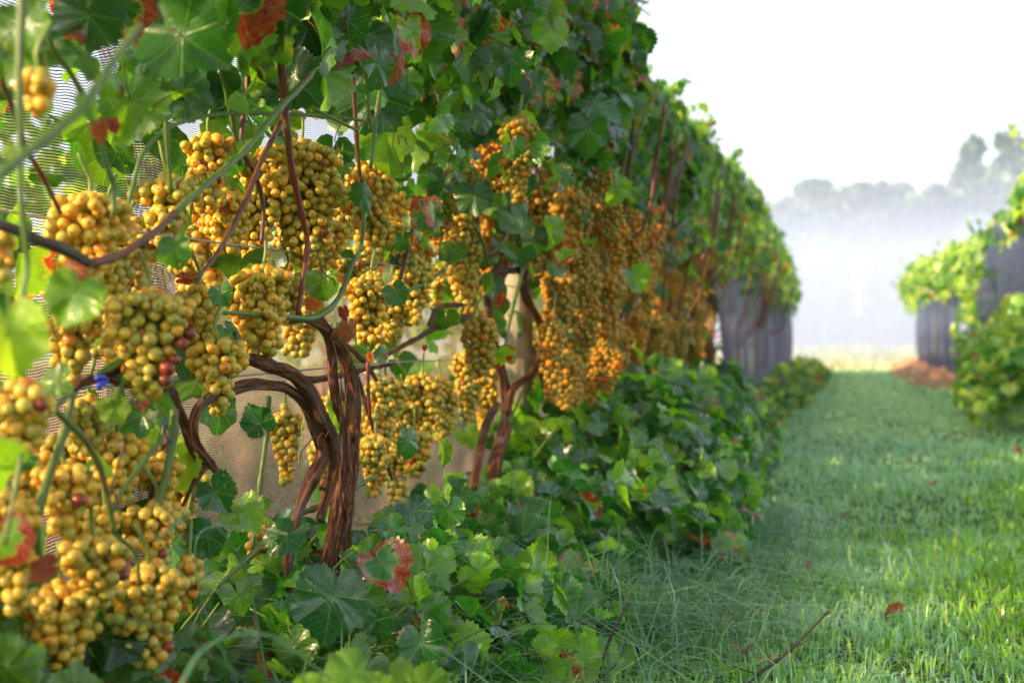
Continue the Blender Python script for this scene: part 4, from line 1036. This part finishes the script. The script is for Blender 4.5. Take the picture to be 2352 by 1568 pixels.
near += [
    (150, 590, 700, 110, -.86, 'small bunch peeking out between the two widest left bunches', 0, 0),
    (255, 560, 690, 100, -.86, 'shaded bunch right behind the grey arm where it turns red brown', 0, 0),
    (590, 440, 600, 100, -.88, 'olive bunch left of the dark red cane behind the largest one', 0, 0),
    (655, 610, 730, 90, -.86, 'dim bunch directly behind the dark red cane', 0, 0),
    (790, 420, 540, 80, -.88, 'narrow bunch on the right shoulder of the largest bunch', 0, 0),
    (820, 560, 690, 90, -.88, 'dark bunch behind the bent green cane', 0, 0),
    (205, 905, 1040, 110, -.86, 'orange bunch below the blue tie', 0, 0),
    (60, 1040, 1150, 100, -.86, 'small lit bunch against the net at the left edge', 0, 0),
    (240, 1160, 1260, 100, -.84, 'amber bunch wedged between the two lit lower left bunches', 0, 0),
    (255, 1390, 1540, 130, -.84, 'dark bunch in the lowest shade left of the large low bunch', 0, 0),
    (60, 1400, 1560, 130, -.84, 'darkest bunch in the bottom left corner', 0, 0),
    (430, 1180, 1290, 90, -.86, 'loose bunch right of the ragged one', .1, 0),
    (905, 640, 780, 90, -.86, 'golden bunch between the amber and the sunlit orange bunch', 0, 0),
    (1000, 600, 700, 70, -.88, 'small bunch by the wire over the horizontal arm', 0, 0),
    (1010, 860, 1010, 90, -.86, 'brownish gold bunch left of the base of the forked trunk', 0, 0),
    (925, 900, 1040, 90, -.88, 'soft amber bunch in the shade right of the foreground trunk', 0, 0)]
for k, (cx, top, bot, wd, X, lab, wing, reds) in enumerate(near):
    c = on(cx, (top + bot) / 2, X); s = scale_at(c); tp = on(cx, top + 10, X)
    Lh, W = (bot - top) / s, wd / s / (1 + wing * .8)
    if k == 28: Lh, W = .035, .035
    br = .0079
    bunch_object(tp, Lh * .95, W * (1.16 if cx < 990 else .98), 200 + k, lab, 'grape bunches of the nearest vines', True, wing, random.uniform(-.12, .12), reds, br, random.uniform(-.3, .3))

# bunches further along: one mesh of berries each, shapes shared
def far_bunch_mesh(seed, lod):
    g = random.Random(seed); Lh, W = g.uniform(.13, .21), g.uniform(.075, .115)
    pts, rad = bunch_points(Lh, W, seed, g.choice((0, .2)), .0082, g.uniform(-.15, .15))
    S3, F3, F4 = sphere(*lod); n = len(S3)
    V = (S3[None] * rad[:, None, None] + pts[:, None, :]).reshape(-1, 3); off = (np.arange(len(pts)) * n)[:, None, None]
    me = fmesh('berries', V, [(F3[None] + off).reshape(-1, 3), (F4[None] + off).reshape(-1, 4)], M['berry_far'], attrs={'rnd': np.repeat(np.random.default_rng(seed).random(len(pts)) * .9, n)})
    return me, bunch_stem(pts, rad, Lh, 0, seed=seed, all_=False)
FB = [far_bunch_mesh(700 + k, (10, 6)) for k in range(8)]
FB2 = [far_bunch_mesh(700 + k, (7, 4)) for k in range(6)]
cnt = 0; FARB = {}
FBS = []
for me, st in FB[:6]:
    m2 = me.copy(); m2.materials[0] = M['berry']; FBS.append((m2, st))
for tn, z0, n in (('high', .90, 11), ('middle', .72, 10), ('low', .50, 12)):
    lst = []
    for k in range(n):
        y = 1.15 + 1.75 * (k + random.random()) / n; x = random.uniform(-.95, -.87); z = z0 + random.uniform(-.06, .05)
        px, py = pix(np.array([[x, y, z - .09]])); px, py = px[0], py[0]
        if (440 < px < 760 and 760 < py < 1180) or (px < 430 and py < 470) or px < 40: continue
        me, st = random.choice(FBS); r = empty('grape_bunch', (x, y, z), label='x', cat='grapes', group='grape bunches of the nearest vines')
        b_ = link('berries', me, r); b_['kind'] = 'stuff'; u_ = random.random(); b_.color = (.72 + .36 * u_, .84 + .10 * u_, .85 - .2 * u_, 1); link('stem', st, r); r.rotation_euler.z = random.uniform(0, 6.28); lst.append((px, r))
    lst.sort(key=lambda q: q[0])
    for k, (px, r) in enumerate(lst): r['label'] = f"{tn} grape bunch half hidden against the net, {'leftmost' if k == 0 else ORD[k] + ' from the left'}"
for tier, (ztop, n) in enumerate([(1.0, 112), (.80, 74), (.64, 84)]):
    for k in range(n):
        y = 2.75 + (7.1 - 2.75) * ((k + random.random()) / n) ** 1.05
        if y < 3.35 and k % 3: continue
        x = ROWX + random.uniform(-.10, .20); z = ztop + random.uniform(-.09, .05)
        if tier == 0 and y > 4.3: z = ztop + random.uniform(-.05, .04)
        # leave the post in view
        px, py = pix(np.array([[x, y, z - .1]]))
        if 1115 < px[0] < 1262 and 560 < py[0] < 990 and y < 3.9: continue
        me, st = random.choice(FB if y < 5.5 else FB2)
        where = 'between the forked trunk and the wooden post' if y < 3.6 else ('just beyond the wooden post' if y < 4.15 else 'one vine farther than the post' if y < 4.9 else ('midway along the row' if y < 6.8 else 'beside the start of the purple net'))
        tn = ('in the upper tier', 'at wire height', 'in the lower tier')[tier]
        r = empty('grape_bunch', (x, y, z), label=f'soft amber grape bunch {tn} {where}', cat='grapes', group=f'blurred grape bunches {tn} {where}')
        b_ = link('berries', me, r); b_['kind'] = 'stuff'; u_ = random.random(); b_.color = (.72 + .36 * u_, .84 + .10 * u_, .85 - .2 * u_, 1)
        link('stem', st, r); r.rotation_euler.z = random.uniform(0, 6.28); sc = random.uniform(.85, 1.15); r.scale = (sc, sc, sc * random.uniform(.9, 1.2)); cnt += 1
        if y < 5.3: FARB.setdefault(tn + '|' + where, []).append((pix(np.array([[x, y, z - .1]]))[0][0], r))

NUM = ['leftmost', 'second', 'third', 'fourth', 'fifth', 'sixth', 'seventh', 'eighth', 'ninth', 'tenth', 'eleventh', 'twelfth', 'thirteenth', 'fourteenth', 'fifteenth', 'sixteenth', 'seventeenth', 'eighteenth', 'nineteenth', 'twentieth']
for key, lst in FARB.items():
    tn, where = key.split('|'); lst.sort(key=lambda q: q[0])
    for k, (px, r) in enumerate(lst[:20]):
        w2 = 'between forked trunk and post' if 'between' in where else ('just beyond the post' if 'just' in where else 'one vine past post')
        if 'post' in where: r['label'] = f"amber grape bunch, {NUM[k]}{'' if k == 0 else ' from left'} {tn} {w2}"

# ------------------------------------------------------------------ post, wires, hose, ties
pc = on(1190, 900, -.90)
a = Acc(); a.add(tube([(0, 0, -.3), (0.002, 0, .6), (0, 0, 1.5)], [.041, .040, .038], seg=28, step=.03, bark=.06, seed=4))
post = link('wooden_post', a.mesh('wooden_post', M['post']), None, (pc.x, pc.y, 0)); tag(post, 'round weathered grey wooden post behind the slender forked vine', 'post')
for (y, X) in [(9.2, -.85), (15.5, -.90), (21.9, -.95)]:
    q = link('wooden_post', post.data, None, (X, y, 0)); tag(q, {9.2: 'round wooden post hidden in the leaves where the purple net starts', 15.5: 'round wooden post under the left purple net', 21.9: 'end post of the left row in the mist'}[y], 'post')
for z, lab in [(on(790, 590, -.8).z, 'upper trellis wire running along the left row'), (on(830, 845, -.8).z, 'lower trellis wire strung below the arched arms')]:
    X = -.83 if 'upper' in lab else -.84
    P = [(X, y, z + .004 * math.sin(y * 3)) for y in np.linspace(.3, 22, 40)]
    o = link('trellis_wire', tubemesh('trellis_wire', M['wire'], P, .0015, seg=6, step=.1)); tag(o, lab, 'wire', 'trellis wires')
P = [(-.74 + .03 * math.sin(y * 1.3), y, .055 + .01 * math.sin(y * 2)) for y in np.linspace(.5, 22, 50)]
o = link('irrigation_hose', tubemesh('irrigation_hose', M['hose'], P, .009, seg=10, step=.06)); tag(o, 'black irrigation hose lying along the foot of the vines', 'hose')
def tie(pts, X, w_, lab):
    P = [on(p[0], p[1], X) for p in pts]; o0 = P[0]
    o = link('plant_tie', tubemesh('plant_tie', M['blue'], [p - o0 for p in P], w_, seg=8, step=.003), None, o0); tag(o, lab, 'plant tie', 'blue plant ties')
tie([(222, 868), (236, 866), (244, 874), (234, 884), (226, 890), (232, 880)], -.77, .003, 'short blue tie on the dark cordon at left')
tie([(382, 960), (376, 975), (382, 1000), (392, 1018), (396, 1026)], -.79, .0012, 'thin blue cord hanging by the sawn dark head')

# ------------------------------------------------------------------ nets
def sheet(name, fn, nu, nv, mat, uvs, label, cat, group=None):
    U, Vv = np.meshgrid(np.linspace(0, 1, nu), np.linspace(0, 1, nv)); P = fn(U.ravel(), Vv.ravel())
    ii = (np.arange(nv - 1)[:, None] * nu + np.arange(nu - 1)[None]).reshape(-1)
    o = link(name, fmesh(name, P, np.stack([ii, ii + 1, ii + 1 + nu, ii + nu], 1), mat, np.stack([U.ravel() * uvs[0], Vv.ravel() * uvs[1]], 1)))
    tag(o, label, cat, group); return o
fy = on(375, 300, -1.0).y
def near_net(u, v):
    y = .35 + u * 5.2; z = .02 + v * 1.85
    gather = np.exp(-((y - fy) / .10) ** 2)
    x = -1.05 - .03 * np.sin(y * 2.6 + z * 2) - .02 * np.sin(y * 7 - z * 3) + .07 * gather * np.sin((y - fy) * 38 + z * 3) - .012 * np.sin(z * 19 + y * 3) * (1 - v)
    zz = z - .05 * gather * np.sin((y - fy) * 22) - .03 * np.sin(y * 3.1 + 1) * v - .02 * np.sin(y * 9) * (1 - v)
    return np.stack([x, y + .03 * gather * np.sin(z * 9), zz], 1)
sheet('bird_net', near_net, 330, 90, M['net'], (5.2, 1.85), 'fine ribbed bird net stretched behind the nearest grape bunches', 'net')
def far_net(y0, y1, xo, ph):
    def f(u, v):
        y = y0 + u * (y1 - y0); z = .10 + v * (.84 + .012 * (y - 6) + .06 * np.sin(y * 1.4 + ph))
        x = xo - .014 * np.clip(y - 8, 0, 20) + .035 * np.sin(y * 4 + ph + 2 * v) * (1 - v * .4) + .006 * np.sin(y * 13 + 3 * v + ph) + .04 * np.sin(np.pi * v) - .02 * v
        return np.stack([x, y, z], 1)
    return f
sheet('bird_net', far_net(6.5, 12.2, -.58, 0), 260, 26, M['net_far'], (5.5, 1.0), 'nearer purple grey net hanging in folds along the far left row', 'net', 'purple nets')
sheet('bird_net', far_net(12.0, 22.4, -.60, 2), 300, 26, M['net_far'], (9.2, 1.0), 'further purple grey net at the misty end of the left row', 'net', 'purple nets')

# ------------------------------------------------------------------ right row
RX = 1.50
rlabels = ['nearest vine of the right row, leafy to the ground at the right edge', 'second vine of the right row, bunched above its grey net', 'third vine of the right row beside the pale post']
for i, y in enumerate([9.3, 10.9, 12.6, 14.4, 16.2, 18.2, 20.3, 22.6, 24.9, 27.2]):
    r = empty('grapevine', (RX, y, 0), label=rlabels[i] if i < 3 else ('misty vine at the far end of the right row, spilling over toward the aisle' if i == 9 else f'pale sunlit vine of the right row, {ORD[i]} from the near end'), cat='grapevine', group='vines of the right row')
    n = 900 if i < 3 else 600
    P, s = canopy_samples(y - 1.05, y + 1.05, n, 1.05, [1.80, 1.52, 1.42, 1.45, 1.5, 1.58, 1.66, 1.75, 1.85, 1.95][i], .38 if i < 3 else .42, 1, RX); P[:, 0] = 2 * RX - P[:, 0]; s = -s
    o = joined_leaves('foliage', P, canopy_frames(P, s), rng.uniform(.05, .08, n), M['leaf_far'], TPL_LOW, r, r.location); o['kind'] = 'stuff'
    part_tube(r, 'trunk', M['bark'], [(RX, y, 0), (RX + .04, y + .05, .5), (RX, y, 1.3)], [.03, .025, .02], seg=8, step=.08, bark=.8, seed=i)
for (y0, y1, h, n, lab) in [(8.3, 9.9, 1.08, 1900, 'green bush spilling from the foot of the right row at the right edge'), (9.8, 11.4, .72, 900, 'leafy growth at the foot of the right row behind the near bush'), (11.4, 13.0, .42, 450, 'low leafy growth under the right row beside the bare soil')]:
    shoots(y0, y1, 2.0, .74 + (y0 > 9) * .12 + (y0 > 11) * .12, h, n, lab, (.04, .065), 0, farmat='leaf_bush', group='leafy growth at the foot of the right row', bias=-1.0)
def rnet(y0, y1, zt, zb, xo, ph, w_):
    def f(u, v):
        y = y0 + u * (y1 - y0); z = zb + v * (zt - zb) + .06 * np.sin(y * 1.9 + ph) 
        x = xo - w_ * np.sin(np.pi * np.clip(v, 0, 1) ** .8) + .025 * np.sin(y * 3.5 + ph + v * 3) + .006 * np.sin(y * 12 + ph)
        return np.stack([x, y, z], 1)
    return f
sheet('bird_net', rnet(8.6, 12.0, 1.40, .66, 1.14, 0, .07), 120, 26, M['net_far'], (3.4, .9), 'grey net draped over the nearest vines of the right row', 'net', 'purple nets')
sheet('bird_net', rnet(15.5, 24.0, 1.12, .12, 1.20, 1, .03), 260, 26, M['net_far'], (8.5, 1.0), 'purple net hanging to the bare soil farther along the right row', 'net', 'purple nets')
for k, (y, X) in enumerate([(11.9, 1.30), (8.9, 1.42), (17.5, RX), (24.5, RX)]):
    q = link('wooden_post', post.data, None, (X, y, 0)); tag(q, ['pale post showing above the near net of the right row', 'post standing inside the nearest vine of the right row', 'post within the middle of the right row', 'misty post toward the end of the right row'][k], 'post')

for k in range(130):                                   # loose upright shoots of the right row
    y = rng.uniform(8.4, 28); v = [o for o in bpy.data.objects if o.name.startswith('grapevine') and abs(o.location.x - RX) < .01]
    v = min(v, key=lambda o: abs(o.location.y - y)); zt = np.interp(y, [9.3, 10.9, 12.6, 16.2, 27.2], [1.7, 1.45, 1.36, 1.45, 1.88])
    m = rng.integers(4, 9); t = np.arange(m); lx, ly = rng.uniform(-.05, .02), rng.uniform(-.03, .03)
    P = np.stack([RX - rng.uniform(.0, .50) + lx * t, y + ly * t, zt - rng.uniform(.05, .5) + t * rng.uniform(-.02, .05)], 1) + rng.normal(0, .015, (m, 3))
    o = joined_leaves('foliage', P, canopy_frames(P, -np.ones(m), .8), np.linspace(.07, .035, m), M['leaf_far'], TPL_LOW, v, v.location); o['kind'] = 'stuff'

# row beyond the net on the left
for i in range(12):
    y = -2.4 + i * 1.7; X = -3.6
    r = empty('grapevine', (X, y, 0), label=f'sunlit blurred vine of the next row behind the net, {ORD[i]} from the near end', cat='grapevine', group='vines of the next row behind the net')
    n = 520; P, s = canopy_samples(y - .95, y + .95, n, .45, 1.66, .32, .7, X)
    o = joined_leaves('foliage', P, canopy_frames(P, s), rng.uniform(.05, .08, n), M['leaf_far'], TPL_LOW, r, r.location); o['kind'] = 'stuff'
    part_tube(r, 'trunk', M['bark'], [(X, y, 0), (X + .03, y, .5), (X, y + .03, 1.1)], [.03, .025, .02], seg=8, step=.08, bark=.8, seed=i)

# ------------------------------------------------------------------ trees across the field
def tree_parts(seed, h, w_):
    g = np.random.default_rng(seed); C = []
    nb = 30
    for k in range(nb):
        t = g.uniform(.04, 1) ** .85; rr = w_ * .5 * math.sin(math.pi * min(1, t * .8 + .14)) * g.uniform(.5, 1)
        a = g.uniform(0, 6.28); C.append((rr * math.cos(a), rr * math.sin(a), h * t * .92, w_ * g.uniform(.07, .20)))
    P = []
    for (x, y, z, r) in C:
        d = g.normal(0, 1, (120, 3)); d /= np.linalg.norm(d, axis=1)[:, None]
        P.append(np.array([x, y, z]) + d * (r * g.random((120, 1)) ** .4) * np.array([1, 1, .8]))
    P = np.vstack(P); n = len(P)
    me_o = joined_leaves('crown', P, leaf_frame(g.normal(0, 1, (n, 3)) + np.array([0, 0, .6]), g.normal(0, 1, (n, 3))), g.uniform(.14, .26, n), M['leaf_tree'], TPL_LOW)
    me = me_o.data; bpy.data.objects.remove(me_o)
    a = Acc(); a.add(tube([(0, 0, -.2), (.1, 0, h * .4), (0, .1, h * .85)], [w_ * .05, w_ * .035, w_ * .01], seg=8, step=.5))
    for k in range(6): c = C[k]; a.add(tube([(0.05, 0, h * .3), (c[0] * .5, c[1] * .5, (h * .3 + c[2]) * .5), c[:3]], [w_ * .02, w_ * .012, w_ * .004], seg=6, step=.5))
    return me, a.mesh('trunk', M['bark_old'])
TT = [tree_parts(k, [6.4, 7.2, 6.0, 6.8][k], [6.0, 5.2, 6.6, 4.6][k]) for k in range(4)]
TALL = tree_parts(9, 9.6, 3.6)
spots = [(-13, 67, 1, 1.05), (-9.2, 68, 2, 1.08), (-3.6, 68.5, 0, 1.1), (-1.2, 64, 1, .98), (-7.0, 63, 1, .88), (-3.0, 65, 2, .95), (.8, 62, 3, .96), (4.2, 66, 0, 1.08), (8.2, 63, 2, 1.12), (12.5, 66, 1, 1.1), (17.5, 64, 0, 1.1), (22.5, 66, 3, 1.15), (-5, 70, 0, 1.0), (2.5, 71, 1, 1.02), (6.4, 71, 3, 1.12), (15, 70, 2, 1.2), (11, 71, 0, 1.1)]
spots.sort(key=lambda q: 1935 + 3267 * q[0] / q[1])
tl = {8: 'low broad tree in the middle of the misty gap', 16: 'rightmost pale tree behind the right row'}
for i, (x, y, k, s) in enumerate(spots):
    r = empty('tree', (x, y, 0), label=tl.get(i, f'pale blurred tree of the misty woodland edge, {("leftmost" if i == 0 else ORD[i] + " from the left")}'), cat='tree', group='trees of the woodland edge')
    r.scale = (1.25 * s, 1.25 * s, s * (1.10 + .006 * x)); r.rotation_euler.z = i * 1.3
    link('crown', TT[k][0], r); link('trunk', TT[k][1], r)
for (x, y, s, lab) in [(5.9, 66.5, .98, 'tallest misty tree, left of its twin, standing above the wood'), (7.3, 67.2, 1.0, 'tall slim misty tree beside the tallest one')]:
    r = empty('tree', (x, y, 0), label=lab, cat='tree', group='trees of the woodland edge'); r.scale = (.8 * s, .8 * s, s * 1.12); r.rotation_euler.z = x
    link('crown', TALL[0], r); link('trunk', TALL[1], r)

# ------------------------------------------------------------------ small things on the lawn
def gpoint(px, py):
    d = ray(px, py); return CAM + d * (-CAM.z / d.z)
def twig(pts, rads, lab):
    r = empty('fallen_twig', Vector(pts[0]), label=lab, cat='twig')
    part_tube(r, 'stem', M['twig'], pts, rads, seg=7, step=.01, nodes=.5, seed=3)
    P = [Vector(p) for p in pts]
    for k in range(1, len(P) - 1):
        d = Vector((random.uniform(-.05, .05), random.uniform(-.02, .02), random.uniform(.01, .04)))
        part_tube(r, 'side_shoot', M['twig'], [P[k], P[k] + d * .6, P[k] + d], [.0016, .001], seg=5, step=.01)
g0 = gpoint(1690, 1600); g1 = g0 + Vector((.07, .06, .05)); 
twig([g0, g0 + Vector((.035, .02, .035)), g0 + Vector((.09, .05, .075)), g0 + Vector((.15, .08, .135))], [.003, .0028, .0022, .0016], 'dark forked twig sticking up from the lawn at the bottom')
g0 = gpoint(1350, 1700); twig([g0, g0 + Vector((.01, .02, .08)), g0 + Vector((.03, .03, .15)), g0 + Vector((.055, .04, .20))], [.003, .0026, .002, .0014], 'thin upright red brown twig at the edge of the lawn')
fl = [(1738, 1282, 'dark red'), (1765, 1315, 'brown'), (2335, 1052, 'reddish'), (1850, 1330, 'rust'), (2140, 1130, 'tan'), (1945, 1200, 'brown'), (1660, 1440, 'tan'), (2060, 1445, 'rust'), (1700, 1530, 'dark brown'), (1760, 1560, 'curled brown'), (1500, 1340, 'brown'), (1795, 940, 'dark')]
places = ['left of centre on the lawn', 'just right of the dark red one on the lawn', 'at the right edge of the lawn', 'on the lawn above the twig', 'on the far right lawn', 'in the middle of the lawn', 'near the long grass', 'on the lower right lawn', 'at the foot of the forked twig', 'below the forked twig', 'beside the dark undergrowth', 'on the lawn beside the yellow green mound']
for k, ((px, py, c), pl) in enumerate(zip(fl, places)):
    p = gpoint(px, py); o = link('fallen_leaf', LM['leaf_rust'][k % 5], None, p + Vector((0, 0, .035))); tag(o, f'{c} fallen leaf {pl}', 'leaf', 'fallen leaves on the lawn')
    o.rotation_euler = (random.uniform(-.5, .5), random.uniform(-.5, .5), random.uniform(0, 6.28)); s = random.uniform(.016, .028); o.scale = (s, s, s)

# ------------------------------------------------------------------ air
def vol_box(name, lo, hi, dens, col, aniso=.0):
    m, t, out = newmat(name); p = t.nodes.new('ShaderNodeVolumePrincipled')
    p.inputs['Color'].default_value = c4(col); p.inputs['Density'].default_value = dens; p.inputs['Anisotropy'].default_value = aniso
    t.links.new(p.outputs[0], out.inputs['Volume'])
    V = np.array([[x, y, z] for x in (lo[0], hi[0]) for y in (lo[1], hi[1]) for z in (lo[2], hi[2])], float)
    F = np.array([[0, 1, 3, 2], [4, 6, 7, 5], [0, 4, 5, 1], [2, 3, 7, 6], [0, 2, 6, 4], [1, 5, 7, 3]])
    o = link(name, fmesh(name, V, F, m, smooth=False)); tag(o, kind='stuff'); return o
vol_box('haze', (-420, -80, -1.0), (420, 620, 14.5), .0011, (.62, .80, 1.0))
vol_box('mist', (-90, 24.0, .03), (90, 110, 13.5), .0036, (.42, .57, .97))
vol_box('ground_mist', (-60, 25.0, .06), (60, 61, 4.0), .036, (.60, .72, 1.0))
print('bunches', cnt, 'objects', len(bpy.data.objects))
